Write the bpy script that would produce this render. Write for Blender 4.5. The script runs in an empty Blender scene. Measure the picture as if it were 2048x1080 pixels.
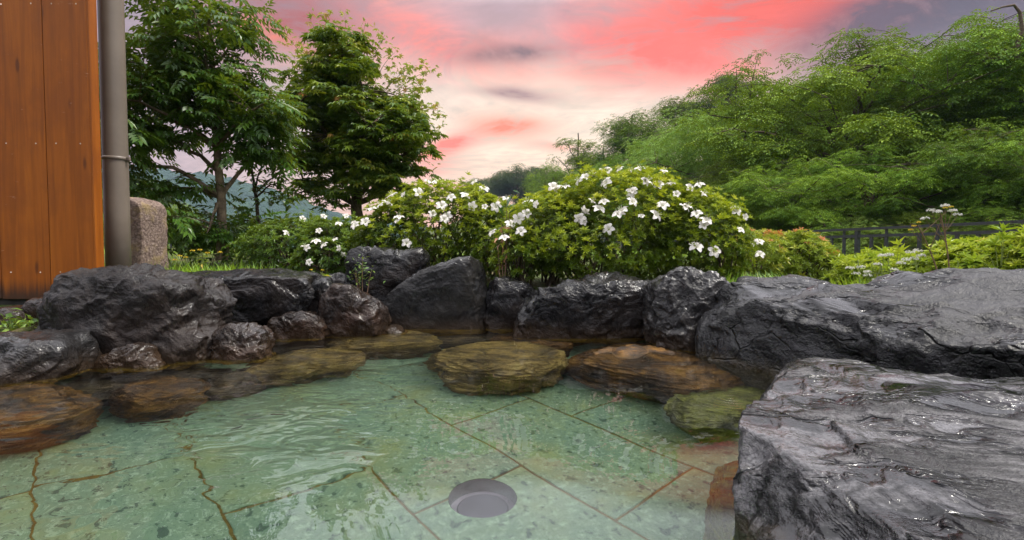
import bpy, bmesh, math
import numpy as np
from math import radians as R
from mathutils import Vector

sc = bpy.context.scene
COL = sc.collection

# ------------------------------------------------------------------ node helper
class NT:
    def __init__(s, tree):
        s.t = tree; tree.nodes.clear()
    def n(s, typ, **kw):
        nd = s.t.nodes.new(typ)
        for k, v in kw.items(): setattr(nd, k, v)
        return nd
    def put(s, sock, v):
        if hasattr(v, 'is_output') or isinstance(v, bpy.types.NodeSocket): s.t.links.new(v, sock)
        else:
            if isinstance(v, (tuple, list)) and len(v) == 3 and sock.type == 'RGBA': v = (*v, 1)
            sock.default_value = v
    def m(s, op, a, b=0.0, c=0.0, clamp=False):
        nd = s.n('ShaderNodeMath', operation=op, use_clamp=clamp)
        for i, v in enumerate((a, b, c)): s.put(nd.inputs[i], v)
        return nd.outputs[0]
    def vm(s, op, a, b=(0, 0, 0), scale=None):
        nd = s.n('ShaderNodeVectorMath', operation=op)
        s.put(nd.inputs[0], a); s.put(nd.inputs[1], b)
        if scale is not None: s.put(nd.inputs['Scale'], scale)
        return nd.outputs['Value'] if op in ('LENGTH', 'DISTANCE', 'DOT_PRODUCT') else nd.outputs[0]
    def mix(s, f, a, b, mode='MIX'):
        nd = s.n('ShaderNodeMix', data_type='RGBA', blend_type=mode)
        s.put(nd.inputs[0], f); s.put(nd.inputs[6], a); s.put(nd.inputs[7], b)
        return nd.outputs[2]
    def ramp(s, f, stops, interp='LINEAR'):
        nd = s.n('ShaderNodeValToRGB'); cr = nd.color_ramp; cr.interpolation = interp
        while len(cr.elements) < len(stops): cr.elements.new(0.5)
        for e, (p, c) in zip(cr.elements, stops):
            e.position = p
            if not isinstance(c, (tuple, list)): c = (c, c, c)
            e.color = (*c[:3], 1)
        s.put(nd.inputs[0], f)
        return nd.outputs[0]
    def noise(s, vec, scale, detail=4, rough=0.55, dist=0.0, lac=2.0):
        nd = s.n('ShaderNodeTexNoise')
        s.put(nd.inputs['Vector'], vec); s.put(nd.inputs['Scale'], scale)
        s.put(nd.inputs['Detail'], detail); s.put(nd.inputs['Roughness'], rough)
        s.put(nd.inputs['Distortion'], dist); s.put(nd.inputs['Lacunarity'], lac)
        return nd.outputs[0]
    def ss(s, v, a, b):
        nd = s.n('ShaderNodeMapRange', interpolation_type='SMOOTHSTEP')
        s.put(nd.inputs[0], v); nd.inputs[1].default_value = a; nd.inputs[2].default_value = b
        return nd.outputs[0]
    def xyz(s, v):
        nd = s.n('ShaderNodeSeparateXYZ'); s.put(nd.inputs[0], v); return nd.outputs
    def comb(s, x, y, z):
        nd = s.n('ShaderNodeCombineXYZ')
        for i, v in enumerate((x, y, z)): s.put(nd.inputs[i], v)
        return nd.outputs[0]

# ------------------------------------------------------------------ camera
CAMH, FPX, PITCH = 0.45, 1035.0, math.atan(40 / 1035.0)
cam = bpy.data.cameras.new('camera'); cam.sensor_width = 36; cam.lens = FPX / 2048 * 36
cam.clip_start = 0.02; cam.clip_end = 6000
camo = bpy.data.objects.new('camera', cam); COL.objects.link(camo)
camo.location = (0, 0, CAMH); camo.rotation_euler = (R(90) - PITCH, 0, 0)
sc.camera = camo

# ------------------------------------------------------------------ sky
VAULT, HAZE = 2.35, .00035
SUN_EL, SUN_AZ = 62, 92          # azimuth measured from +Y towards +X
w = bpy.data.worlds.new('World'); sc.world = w; w.use_nodes = True
T = NT(w.node_tree)
gen = T.n('ShaderNodeTexCoord').outputs['Generated']
gx, gy, gz = T.xyz(gen)
az = T.m('ARCTAN2', gx, gy)
el = T.m('ARCSINE', gz)
def azel(px, py):
    a = math.atan((px - 1024) / FPX)
    return a, math.atan((500 - py) / FPX * math.cos(a))
# cloud sheet coordinates (a flat layer seen in perspective), warped
zz = T.m('ADD', T.m('MAXIMUM', gz, 0.0), 0.16)
pl = T.comb(T.m('DIVIDE', gx, zz), T.m('DIVIDE', gy, zz), 0.0)
wn = T.n('ShaderNodeTexNoise'); T.put(wn.inputs['Vector'], pl); wn.inputs['Scale'].default_value = 0.9; wn.inputs['Detail'].default_value = 3
pw = T.vm('ADD', pl, T.vm('SCALE', T.vm('SUBTRACT', wn.outputs['Color'], (.5, .5, .5)), scale=1.3))
c1 = T.noise(T.vm('MULTIPLY', pw, (.85, 1.25, 1)), 1.05, 5, .52)
c2 = T.noise(T.vm('MULTIPLY', pw, (1.3, 1.1, 1)), 2.3, 6, .6)
wob = T.vm('SCALE', T.vm('SUBTRACT', wn.outputs['Color'], (.5, .5, .5)), scale=.16)
wx, wy, _ = T.xyz(wob)
azw = T.m('ADD', az, wx); elw = T.m('ADD', el, T.m('MULTIPLY', wy, .55))
def blob(px, py, sx, sy, tilt=0.0):
    a0, e0 = azel(px, py); sx /= FPX; sy /= FPX
    da = T.m('SUBTRACT', azw, a0); de = T.m('SUBTRACT', elw, e0)
    de = T.m('SUBTRACT', de, T.m('MULTIPLY', da, tilt))
    q = T.m('ADD', T.m('POWER', T.m('ABSOLUTE', T.m('DIVIDE', da, sx)), 2.0), T.m('POWER', T.m('ABSOLUTE', T.m('DIVIDE', de, sy)), 2.0))
    return T.m('EXPONENT', T.m('MULTIPLY', q, -1.0))
center = T.ramp(T.m('DIVIDE', el, R(90)), [(0, (1.1, .46, .25)), (.07, (1.12, .72, .44)), (.13, (1.08, .86, .64)), (.20, (1.05, .82, .66)), (.235, (.80, .52, .50)), (.30, (.60, .42, .45))])
side = T.ramp(T.m('DIVIDE', el, R(90)), [(0, (.62, .30, .28)), (.10, (.50, .34, .37)), (.18, (.38, .30, .36)), (.30, (.26, .20, .26))])
ga = T.m('EXPONENT', T.m('MULTIPLY', T.m('POWER', T.m('ABSOLUTE', T.m('DIVIDE', T.m('SUBTRACT', az, .10), .50)), 2.6), -1.0))
col = T.mix(ga, side, center)
# pink cloud sheet
det = T.noise(T.vm('MULTIPLY', pw, (1.0, 1.7, 1)), 4.6, 9, .66, .1)
strk = T.noise(T.vm('MULTIPLY', pw, (1.6, .55, 1)), 2.6, 7, .60, .25)
mixn = T.m('ADD', T.m('MULTIPLY', det, .65), T.m('MULTIPLY', strk, .35))
pinkband = T.m('MULTIPLY', T.ss(elw, R(14), R(19.5)), T.ss(T.m('ADD', T.m('MULTIPLY', c1, .6), T.m('MULTIPLY', mixn, .4)), .42, .60))
col = T.mix(T.m('MULTIPLY', T.m('MULTIPLY', pinkband, .85), T.m('ADD', .2, T.m('MULTIPLY', ga, .8))), col, T.mix(T.ss(mixn, .36, .62), (.95, .20, .12), (1.0, .46, .35)))
grey = T.m('MULTIPLY', T.ss(elw, R(15), R(22)), T.ss(strk, .50, .66))
col = T.mix(T.m('MULTIPLY', grey, .55), col, (.48, .34, .37))
rag = T.m('MAXIMUM', 0.0, T.m('ADD', -1.2, T.m('MULTIPLY', mixn, 4.4)))
def paint(c, k, mask):
    global col
    col = T.mix(T.m('MULTIPLY', T.m('MULTIPLY', mask, rag), k, clamp=True), col, c)
paint((1.0, .13, .075), 1.1, blob(1490, 30, 210, 60, -.05))
paint((1.05, .17, .12), .95, blob(1310, 100, 170, 60, -.15))
paint((1.0, .26, .20), .75, blob(860, 80, 170, 45, -.1))
paint((.44, .11, .10), .85, blob(590, 45, 130, 60))
paint((.95, .22, .10), .6, blob(560, 85, 70, 12, -.2))
paint((.52, .36, .39), .8, blob(1010, 30, 110, 40))
paint((.17, .075, .095), 1.1, blob(1760, 45, 150, 60, .15))
paint((.11, .08, .11), 1.2, blob(1950, 60, 180, 120, .2))
paint((.28, .18, .20), .7, blob(1790, 165, 150, 50, .2))
paint((.24, .14, .145), 1.0, blob(1030, 110, 95, 18, .0))
paint((.42, .24, .22), .8, blob(1035, 195, 80, 13, -.1))
paint((1.05, .25, .11), 1.0, blob(1010, 265, 75, 25, .0))
paint((1.05, .20, .11), 1.0, blob(895, 308, 66, 18, .3))
paint((1.0, .36, .22), .6, blob(1110, 297, 55, 8, .0))
paint((1.05, .38, .26), .8, blob(950, 358, 150, 10, .05))
col = T.vm('SCALE', col, scale=T.m('ADD', .84, T.m('MULTIPLY', T.ss(mixn, .30, .70), .38)))
# overcast vault above and behind: pale lavender white, brighter to the zenith
vault = T.ramp(T.m('DIVIDE', el, R(90)), [(0, (.08, .075, .085)), (.18, (.19, .18, .205)), (.31, (.98, .96, 1.04)), (.6, (1.0, .98, 1.04)), (1, (1.0, 1.0, 1.02))])
vault = T.vm('SCALE', vault, scale=T.m('MULTIPLY', VAULT, T.m('ADD', .70, T.m('MULTIPLY', c1, .60))))
front = T.m('MULTIPLY', T.ss(gy, -.1, .35), T.m('SUBTRACT', 1.0, T.ss(el, R(24.7), R(28))))
col = T.mix(front, vault, col)
nish = T.n('ShaderNodeTexSky', sky_type='NISHITA', sun_disc=False, sun_elevation=R(SUN_EL), sun_rotation=R(SUN_AZ), dust_density=2.0)
bg = T.n('ShaderNodeBackground'); T.put(bg.inputs[0], col); bg.inputs[1].default_value = 1.0
bg2 = T.n('ShaderNodeBackground'); T.put(bg2.inputs[0], nish.outputs[0]); bg2.inputs[1].default_value = 0.006
ad = T.n('ShaderNodeAddShader'); T.t.links.new(bg.outputs[0], ad.inputs[0]); T.t.links.new(bg2.outputs[0], ad.inputs[1])
T.t.links.new(ad.outputs[0], T.n('ShaderNodeOutputWorld').inputs[0])
w.cycles.sampling_method = 'MANUAL'; w.cycles.sample_map_resolution = 512

# ------------------------------------------------------------------ sun, exposure
sun = bpy.data.lights.new('sun', 'SUN'); sun.energy = 4.6; sun.angle = R(9); sun.color = (1, .95, .86)
suno = bpy.data.objects.new('sun', sun); COL.objects.link(suno)
sd = Vector((math.sin(R(SUN_AZ)) * math.cos(R(SUN_EL)), math.cos(R(SUN_AZ)) * math.cos(R(SUN_EL)), math.sin(R(SUN_EL))))
suno.rotation_euler = sd.to_track_quat('Z', 'Y').to_euler()
vs = sc.view_settings
vs.view_transform = 'Standard'; vs.look = 'None'; vs.exposure = 0.0; vs.gamma = 1.0; vs.use_curve_mapping = False
sc.cycles.use_denoising = True
sc.cycles.max_bounces = 10; sc.cycles.diffuse_bounces = 2; sc.cycles.glossy_bounces = 4; sc.cycles.transmission_bounces = 8
sc.cycles.sample_clamp_indirect = 6
sc.cycles.use_adaptive_sampling = True; sc.cycles.adaptive_threshold = .02

# ------------------------------------------------------------------ geometry helpers
def ray(px, py):
    a = (px - 1024) / FPX; b = (540 - py) / FPX
    return np.array([a, math.cos(PITCH) + b * math.sin(PITCH), b * math.cos(PITCH) - math.sin(PITCH)])
CAM = np.array([0, 0, CAMH])
def P(px, py, Y):
    d = ray(px, py); return CAM + d * (Y / d[1])
def PW(px, py, depth):
    """where the sight line through the water meets the level -depth"""
    d = ray(px, py); d = d / np.linalg.norm(d)
    s = CAM + d * (CAMH / -d[2])
    r = np.array([d[0], d[1], 0]) / 1.33
    r[2] = -math.sqrt(1 - r @ r)
    return s + r * (depth / -r[2])

def _hash(ix, iy, iz, seed):
    with np.errstate(over='ignore'):
        h = (ix.astype(np.uint32) * np.uint32(374761393) + iy.astype(np.uint32) * np.uint32(668265263)
             + iz.astype(np.uint32) * np.uint32(2147483647) + np.uint32((seed * 974711 + 12345) & 0xffffffff))
        h = (h ^ (h >> np.uint32(13))) * np.uint32(1274126177)
        h = h ^ (h >> np.uint32(16)); h = h * np.uint32(2246822519); h = h ^ (h >> np.uint32(15))
    return h.astype(np.float64) / 4294967295.0
def vnoise(p, seed=0):
    i = np.floor(p).astype(np.int64); f = p - i
    f = f * f * f * (f * (f * 6 - 15) + 10)
    out = 0
    for dx in (0, 1):
        wx_ = f[:, 0] if dx else 1 - f[:, 0]
        for dy in (0, 1):
            wy_ = f[:, 1] if dy else 1 - f[:, 1]
            for dz in (0, 1):
                wz_ = f[:, 2] if dz else 1 - f[:, 2]
                out = out + wx_ * wy_ * wz_ * _hash(i[:, 0] + dx, i[:, 1] + dy, i[:, 2] + dz, seed)
    return out * 2 - 1
ROT = np.array([[.36, .48, -.8], [-.8, .6, 0], [.48, .64, .6]])
def fbm(p, octv=4, seed=0, gain=.5):
    a, s, q = 1.0, 0, p
    for k in range(octv):
        s = s + a * vnoise(q, seed + k); a *= gain; q = (q @ ROT.T) * 2.03 + 7.1
    return s
def ridged(p, octv=4, seed=0, gain=.5):
    a, s, q = 1.0, 0, p
    for k in range(octv):
        s = s + a * (1 - 2 * np.abs(vnoise(q, seed + k))); a *= gain; q = (q @ ROT.T) * 2.03 + 3.3
    return s

def mesh_np(name, v, f, smooth=False, mats=(), attrs=None, midx=None):
    me = bpy.data.meshes.new(name)
    v = np.asarray(v, np.float32); f = np.asarray(f, np.int32)
    k = f.shape[1]
    me.vertices.add(len(v)); me.vertices.foreach_set('co', v.ravel())
    me.loops.add(f.size); me.loops.foreach_set('vertex_index', f.ravel())
    me.polygons.add(len(f)); me.polygons.foreach_set('loop_start', np.arange(0, f.size, k, dtype=np.int32))
    me.polygons.foreach_set('use_smooth', np.full(len(f), smooth, bool))
    for m_ in mats: me.materials.append(m_)
    if midx is not None: me.polygons.foreach_set('material_index', np.asarray(midx, np.int32))
    for an, av in (attrs or {}).items():
        a = me.attributes.new(an, 'FLOAT', 'POINT'); a.data.foreach_set('value', np.asarray(av, np.float32))
    me.update(calc_edges=True); me.validate()
    return me
def obj(name, me, parent=None, label=None, cat=None, group=None, kind=None, loc=None):
    o = bpy.data.objects.new(name, me); COL.objects.link(o)
    if parent is not None: o.parent = parent
    if loc is not None: o.location = tuple(loc)
    if label: o['label'] = label
    if cat: o['category'] = cat
    if group: o['group'] = group
    if kind: o['kind'] = kind
    return o

class MB:
    """collects simple solids into one mesh"""
    def __init__(s): s.v = []; s.f = []; s.n = 0
    def add(s, v, f):
        s.v.append(np.asarray(v, float)); s.f += [tuple(i + s.n for i in q) for q in f]; s.n += len(v)
    def box(s, lo, hi, ch=0.0):
        lo = np.array(lo, float); hi = np.array(hi, float)
        bm = bmesh.new(); bmesh.ops.create_cube(bm, size=1)
        for vv in bm.verts: vv.co = Vector((lo + hi) / 2 + np.array(vv.co) * (hi - lo))
        if ch: bmesh.ops.bevel(bm, geom=bm.edges[:], offset=ch, segments=1, affect='EDGES')
        bm.verts.index_update()
        s.add([tuple(q.co) for q in bm.verts], [[q.index for q in fc.verts] for fc in bm.faces]); bm.free()
    def tube(s, pts, rad, n=8, cap=True):
        v, f = tube_np(pts, rad, n); s.add(v, f.tolist())
        if cap:
            m_ = len(pts); b = s.n - len(v)
            s.f.append(tuple(b + i for i in range(n))[::-1]); s.f.append(tuple(b + (m_ - 1) * n + i for i in range(n)))
    def mesh(s, name, mat, smooth=False):
        me = bpy.data.meshes.new(name); me.from_pydata(np.concatenate(s.v).tolist(), [], s.f)
        me.materials.append(mat)
        for p in me.polygons: p.use_smooth = smooth
        me.update(); return me
def tube_np(pts, rad, n=6):
    pts = np.asarray(pts, float); m_ = len(pts); rad = np.broadcast_to(rad, m_)
    t = np.gradient(pts, axis=0); t /= np.linalg.norm(t, axis=1)[:, None] + 1e-9
    ref = np.where(np.abs(t[:, 2:3]) > .9, np.array([[1., 0, 0]]), np.array([[0, 0, 1.]]))
    u = np.cross(t, ref); u /= np.linalg.norm(u, axis=1)[:, None] + 1e-9
    vv = np.cross(t, u)
    a = np.arange(n) * 2 * np.pi / n
    ring = pts[:, None, :] + rad[:, None, None] * (np.cos(a)[None, :, None] * u[:, None, :] + np.sin(a)[None, :, None] * vv[:, None, :])
    i = np.arange(m_ - 1)[:, None] * n; j = np.arange(n)[None, :]; jn = (j + 1) % n
    f = np.stack([i + j, i + jn, i + n + jn, i + n + j], -1).reshape(-1, 4)
    return ring.reshape(-1, 3), f
def cat_np(parts):
    vs_, fs_, o = [], [], 0
    for v, f in parts: vs_.append(v); fs_.append(f + o); o += len(v)
    return np.concatenate(vs_), np.concatenate(fs_)

# ------------------------------------------------------------------ materials
MAT = {}
def mat(name):
    m_ = bpy.data.materials.new(name); m_.use_nodes = True; MAT[name] = m_
    return m_, NT(m_.node_tree)
def finish(t, shader): t.t.links.new(shader, t.n('ShaderNodeOutputMaterial').inputs[0])
def principled(t, color, rough=.5, spec=.5, normal=None, **kw):
    p = t.n('ShaderNodeBsdfPrincipled')
    t.put(p.inputs['Base Color'], color); t.put(p.inputs['Roughness'], rough); t.put(p.inputs['Specular IOR Level'], spec)
    if normal is not None: t.t.links.new(normal, p.inputs['Normal'])
    for k, v in kw.items(): t.put(p.inputs[k], v)
    return p.outputs[0]
def bump(t, h, strength=.5, dist=.01, normal=None):
    b = t.n('ShaderNodeBump'); t.put(b.inputs['Height'], h); b.inputs['Strength'].default_value = strength; b.inputs['Distance'].default_value = dist
    if normal is not None: t.t.links.new(normal, b.inputs['Normal'])
    return b.outputs[0]

def leaf_mat(name, stops, trans=.3, rough=.42, spec=.4, objvar=0.0):
    m_, t = mat(name)
    a = t.n('ShaderNodeAttribute', attribute_name='rnd').outputs['Fac']
    c = t.ramp(a, stops)
    if objvar:
        oi = t.n('ShaderNodeObjectInfo')
        hs = t.n('ShaderNodeHueSaturation')
        t.put(hs.inputs['Hue'], t.m('ADD', .5 - objvar * .05, t.m('MULTIPLY', oi.outputs['Random'], objvar * .08)))
        t.put(hs.inputs['Value'], t.m('ADD', 1 - objvar * .5, t.m('MULTIPLY', t.m('FRACT', t.m('MULTIPLY', oi.outputs['Random'], 7.31)), objvar * 1.3)))
        t.put(hs.inputs['Color'], c); c = hs.outputs[0]
    p = principled(t, c, rough, spec)
    tr = t.n('ShaderNodeBsdfTranslucent'); t.put(tr.inputs[0], t.mix(.5, c, (.36, .42, .02), 'MIX'))
    mx = t.n('ShaderNodeMixShader'); mx.inputs[0].default_value = trans
    t.t.links.new(p, mx.inputs[1]); t.t.links.new(tr.outputs[0], mx.inputs[2])
    finish(t, mx.outputs[0]); return m_
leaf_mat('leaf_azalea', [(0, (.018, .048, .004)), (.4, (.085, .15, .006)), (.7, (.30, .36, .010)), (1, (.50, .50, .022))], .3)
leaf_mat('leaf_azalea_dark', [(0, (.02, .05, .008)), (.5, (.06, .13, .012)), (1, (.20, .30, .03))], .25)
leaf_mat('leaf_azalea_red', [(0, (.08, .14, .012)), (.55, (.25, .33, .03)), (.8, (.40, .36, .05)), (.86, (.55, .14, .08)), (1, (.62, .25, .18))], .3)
leaf_mat('leaf_bright', [(0, (.12, .22, .012)), (.5, (.26, .36, .02)), (.93, (.46, .50, .05)), (1, (.50, .22, .07))], .35)
leaf_mat('leaf_pinnate', [(0, (.018, .055, .007)), (.6, (.045, .12, .012)), (1, (.10, .20, .018))], .28, .38)
leaf_mat('leaf_maple', [(0, (.020, .058, .007)), (.45, (.055, .125, .009)), (.75, (.15, .22, .014)), (.95, (.30, .30, .025)), (1, (.45, .14, .06))], .28)
leaf_mat('leaf_shoot', [(0, (.16, .24, .02)), (.6, (.34, .38, .05)), (1, (.50, .28, .10))], .35)
leaf_mat('leaf_hill', [(0, (.022, .066, .006)), (.5, (.070, .16, .010)), (1, (.20, .33, .025))], .18, .62, .2, objvar=.5)
leaf_mat('leaf_hill_pale', [(0, (.065, .14, .025)), (.5, (.14, .25, .045)), (1, (.25, .36, .085))], .24, .65, .2, objvar=.3)
leaf_mat('leaf_far', [(0, (.02, .045, .025)), (1, (.045, .085, .04))], .2, .6, .2)
leaf_mat('grass_blade', [(0, (.08, .20, .012)), (.6, (.18, .36, .02)), (1, (.36, .46, .05))], .35)
leaf_mat('leaf_dead', [(0, (.16, .07, .035)), (1, (.36, .17, .09))], .2)
leaf_mat('leaf_glossy', [(0, (.012, .05, .012)), (1, (.03, .10, .02))], .15, .22, .6)

m_, t = mat('petal')
lay = t.n('ShaderNodeAttribute', attribute_name='rnd').outputs['Fac']
pc = t.ramp(lay, [(0, (.72, .74, .50)), (.25, (.80, .76, .70)), (1, (.84, .80, .77))])
p = principled(t, pc, .6, .2); tr = t.n('ShaderNodeBsdfTranslucent'); t.put(tr.inputs[0], (.8, .76, .72))
mx = t.n('ShaderNodeMixShader'); mx.inputs[0].default_value = .35
t.t.links.new(p, mx.inputs[1]); t.t.links.new(tr.outputs[0], mx.inputs[2]); finish(t, mx.outputs[0])

def flat_mat(name, c, rough=.6, spec=.3, var=.25, scale=30, bmp=.0, dist=.004):
    m_, t = mat(name)
    co = t.n('ShaderNodeTexCoord').outputs['Object']
    nz = t.noise(co, scale, 5, .6)
    cc = t.mix(t.ss(nz, .3, .7), tuple(x * (1 - var) for x in c), tuple(min(1, x * (1 + var)) for x in c))
    finish(t, principled(t, cc, rough, spec, bump(t, nz, bmp, dist) if bmp else None)); return m_
flat_mat('bark', (.085, .062, .042), .85, .2, .45, 26, .6, .01)
flat_mat('bark_pale', (.15, .115, .075), .85, .2, .4, 22, .5, .008)
flat_mat('twig', (.10, .085, .045), .8, .2, .3, 20)
flat_mat('stem_green', (.16, .20, .05), .6, .3, .3, 20)
flat_mat('stem_brown', (.14, .085, .05), .7, .3, .3, 20)
flat_mat('weed_white', (.72, .70, .64), .8, .2, .15, 80)
flat_mat('weed_yellow', (.70, .52, .05), .7, .2, .2, 80)
flat_mat('rail_paint', (.020, .025, .03), .28, .6, .4, 18, .15, .003)
flat_mat('pipe_plastic', (.155, .125, .10), .38, .4, .10, 6)
flat_mat('nail_steel', (.55, .5, .45), .3, .6, .1)
flat_mat('concrete_dark', (.03, .028, .026), .9, .2, .3, 20, .4)
flat_mat('grout', (.085, .062, .015), .9, .2, .35, 30, .4)
flat_mat('drain_wall', (.15, .16, .16), .7, .3, .25, 14)
flat_mat('drain_plug', (.04, .038, .05), .5, .4, .3, 10)
flat_mat('drain_cover', (.16, .145, .17), .55, .4, .3, 10)

# wood planks
m_, t = mat('plank_wood')
co = t.n('ShaderNodeTexCoord').outputs['Object']
oi = t.n('ShaderNodeObjectInfo').outputs['Random']
cw = t.vm('ADD', co, t.comb(t.m('MULTIPLY', oi, 17.0), t.m('MULTIPLY', oi, 5.0), t.m('MULTIPLY', oi, 31.0)))
grain = t.noise(t.vm('MULTIPLY', cw, (38, 38, 1.6)), 1.0, 6, .6, .6)
fine = t.noise(t.vm('MULTIPLY', cw, (240, 240, 5)), 1.0, 3, .6)
blot = t.noise(t.vm('MULTIPLY', cw, (5, 5, 3)), 1.0, 5, .6)
c = t.ramp(grain, [(.25, (.14, .034, .002)), (.5, (.235, .062, .0035)), (.75, (.32, .092, .006))])
c = t.mix(t.m('MULTIPLY', t.ss(blot, .45, .65), .45), c, (.14, .034, .005))
c = t.mix(t.m('MULTIPLY', fine, .22), c, (.34, .11, .015))
vk = t.n('ShaderNodeTexVoronoi', feature='F1'); t.put(vk.inputs['Vector'], t.vm('MULTIPLY', cw, (9, 9, 2.6))); vk.inputs['Scale'].default_value = 1.0
knot = t.m('SUBTRACT', 1.0, t.ss(vk.outputs['Distance'], .05, .13))
c = t.mix(t.m('MULTIPLY', knot, .75), c, (.07, .02, .006))
zz_ = t.xyz(co)[2]
foot = t.m('MULTIPLY', t.m('SUBTRACT', 1.0, t.ss(t.m('ADD', zz_, t.m('MULTIPLY', t.m('SUBTRACT', grain, .5), .12)), .21, .31)), .85)
c = t.mix(foot, c, (.018, .014, .012))
scr = t.noise(t.vm('MULTIPLY', cw, (14, 14, 60)), 1.0, 3, .7)
c = t.mix(t.m('MULTIPLY', t.m('MULTIPLY', t.ss(scr, .66, .74), t.ss(blot, .5, .62)), .35), c, (.55, .42, .33))
finish(t, principled(t, c, t.m('ADD', .45, t.m('MULTIPLY', grain, .2)), .2, bump(t, t.m('ADD', grain, t.m('MULTIPLY', fine, .5)), .25, .003)))

# granite
m_, t = mat('granite')
co = t.n('ShaderNodeTexCoord').outputs['Object']
n1 = t.noise(co, 70, 4, .7); n2 = t.noise(co, 9, 5, .6)
c = t.ramp(n1, [(.30, (.06, .035, .03)), (.48, (.15, .105, .085)), (.62, (.27, .20, .165)), (.75, (.48, .40, .34))])
c = t.mix(t.m('MULTIPLY', t.ss(n2, .5, .68), .55), c, (.30, .22, .09))
finish(t, principled(t, c, .75, .3, bump(t, t.m('ADD', n1, t.m('MULTIPLY', n2, 1.5)), .7, .012)))

def rock_mat(name, dry, wet, brown, streak=(1, 1, 1), rough=(.2, .55), light=.0, bs=.8, brownz=.10, coat=.8, filmb=.6, turn=0.0):
    m_, t = mat(name)
    co = t.n('ShaderNodeTexCoord').outputs['Object']
    z = t.xyz(t.n('ShaderNodeNewGeometry').outputs['Position'])[2]
    rot = t.n('ShaderNodeVectorRotate', rotation_type='Z_AXIS'); t.put(rot.inputs['Vector'], co); rot.inputs['Angle'].default_value = turn
    cs = t.vm('MULTIPLY', rot.outputs[0], streak)
    big = t.noise(co, 4.5, 3, .6)
    mid = t.noise(cs, 13, 5, .62, .5)
    fin = t.noise(cs, 55, 3, .7)
    rid = t.m('SUBTRACT', 1.0, t.m('MULTIPLY', t.m('ABSOLUTE', t.m('SUBTRACT', t.noise(cs, 6.5, 4, .6, .8), .5)), 5.0), clamp=True)
    c = t.ramp(t.m('ADD', t.m('MULTIPLY', mid, .6), t.m('MULTIPLY', fin, .4)), [(.32, wet), (.52, tuple((a + b) / 2 for a, b in zip(wet, dry))), (.70, dry)])
    if light:
        lt = t.m('MULTIPLY', t.ss(t.m('ADD', t.m('MULTIPLY', mid, .6), t.m('MULTIPLY', fin, .4)), .50, .62), light)
        c = t.mix(lt, c, (.30, .29, .30))
    c = t.mix(t.m('MULTIPLY', t.ss(big, .48, .66), .55), c, brown)
    # algae and iron staining near and under the water line
    zn = t.m('ADD', z, t.m('MULTIPLY', t.m('SUBTRACT', big, .5), .16))
    st = t.m('SUBTRACT', 1.0, t.ss(zn, -.02, brownz))
    c = t.mix(t.m('MULTIPLY', st, .6), c, (.045, .026, .012))
    under = t.m('SUBTRACT', 1.0, t.ss(z, -.05, .004))
    alg = t.ramp(t.m('ADD', t.m('MULTIPLY', big, .55), t.m('MULTIPLY', mid, .45)), [(.34, (.035, .024, .008)), (.45, (.13, .075, .012)), (.55, (.26, .16, .022)), (.68, (.22, .20, .035))])
    c = t.mix(under, c, alg)
    wetp = t.ss(t.noise(co, 2.6, 2, .6), .35, .62)
    r = t.m('ADD', rough[0], t.m('MULTIPLY', t.m('ADD', t.m('MULTIPLY', wetp, .6), t.m('MULTIPLY', fin, .4)), rough[1] - rough[0]))
    h = t.m('ADD', t.m('ADD', t.m('MULTIPLY', mid, 1.0), t.m('MULTIPLY', fin, .16)), t.m('MULTIPLY', rid, -.25))
    nb = bump(t, h, bs, .024)
    nz = t.xyz(t.n('ShaderNodeNewGeometry').outputs['Normal'])[2]
    film = t.m('MULTIPLY', t.ss(nz, .25, .8), t.ss(t.noise(cs, 4.0, 3, .6, .4), .36, .56))
    nc = bump(t, t.m('ADD', mid, t.m('MULTIPLY', fin, .1)), filmb, .016)
    finish(t, principled(t, c, r, .18, nb, **{'Coat Weight': t.m('MULTIPLY', film, coat), 'Coat Roughness': .05, 'Coat IOR': 1.36, 'Coat Normal': nc}))
rock_mat('rock_dark', (0.0216, 0.0204, 0.0216), (0.0024, 0.0024, 0.0025), (0.0204, 0.0144, 0.0114), rough=(.07, .34))
rock_mat('rock_umber', (0.0288, 0.0240, 0.0222), (0.0042, 0.0036, 0.0035), (0.0300, 0.0204, 0.0156), rough=(.28, .55), coat=.35, bs=.7)
rock_mat('rock_smooth', (0.0280, 0.0266, 0.0266), (0.0063, 0.0063, 0.0063), (0.0182, 0.0154, 0.0112), rough=(.14, .42), bs=.4)
rock_mat('rock_brown', (0.0423, 0.0299, 0.0247), (0.0039, 0.0033, 0.0029), (0.0403, 0.0195, 0.0104), rough=(.07, .34))
rock_mat('rock_grey', (0.0420, 0.0399, 0.0399), (0.0049, 0.0048, 0.0049), (0.0336, 0.0259, 0.0217), rough=(.07, .34), bs=.9)
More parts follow.
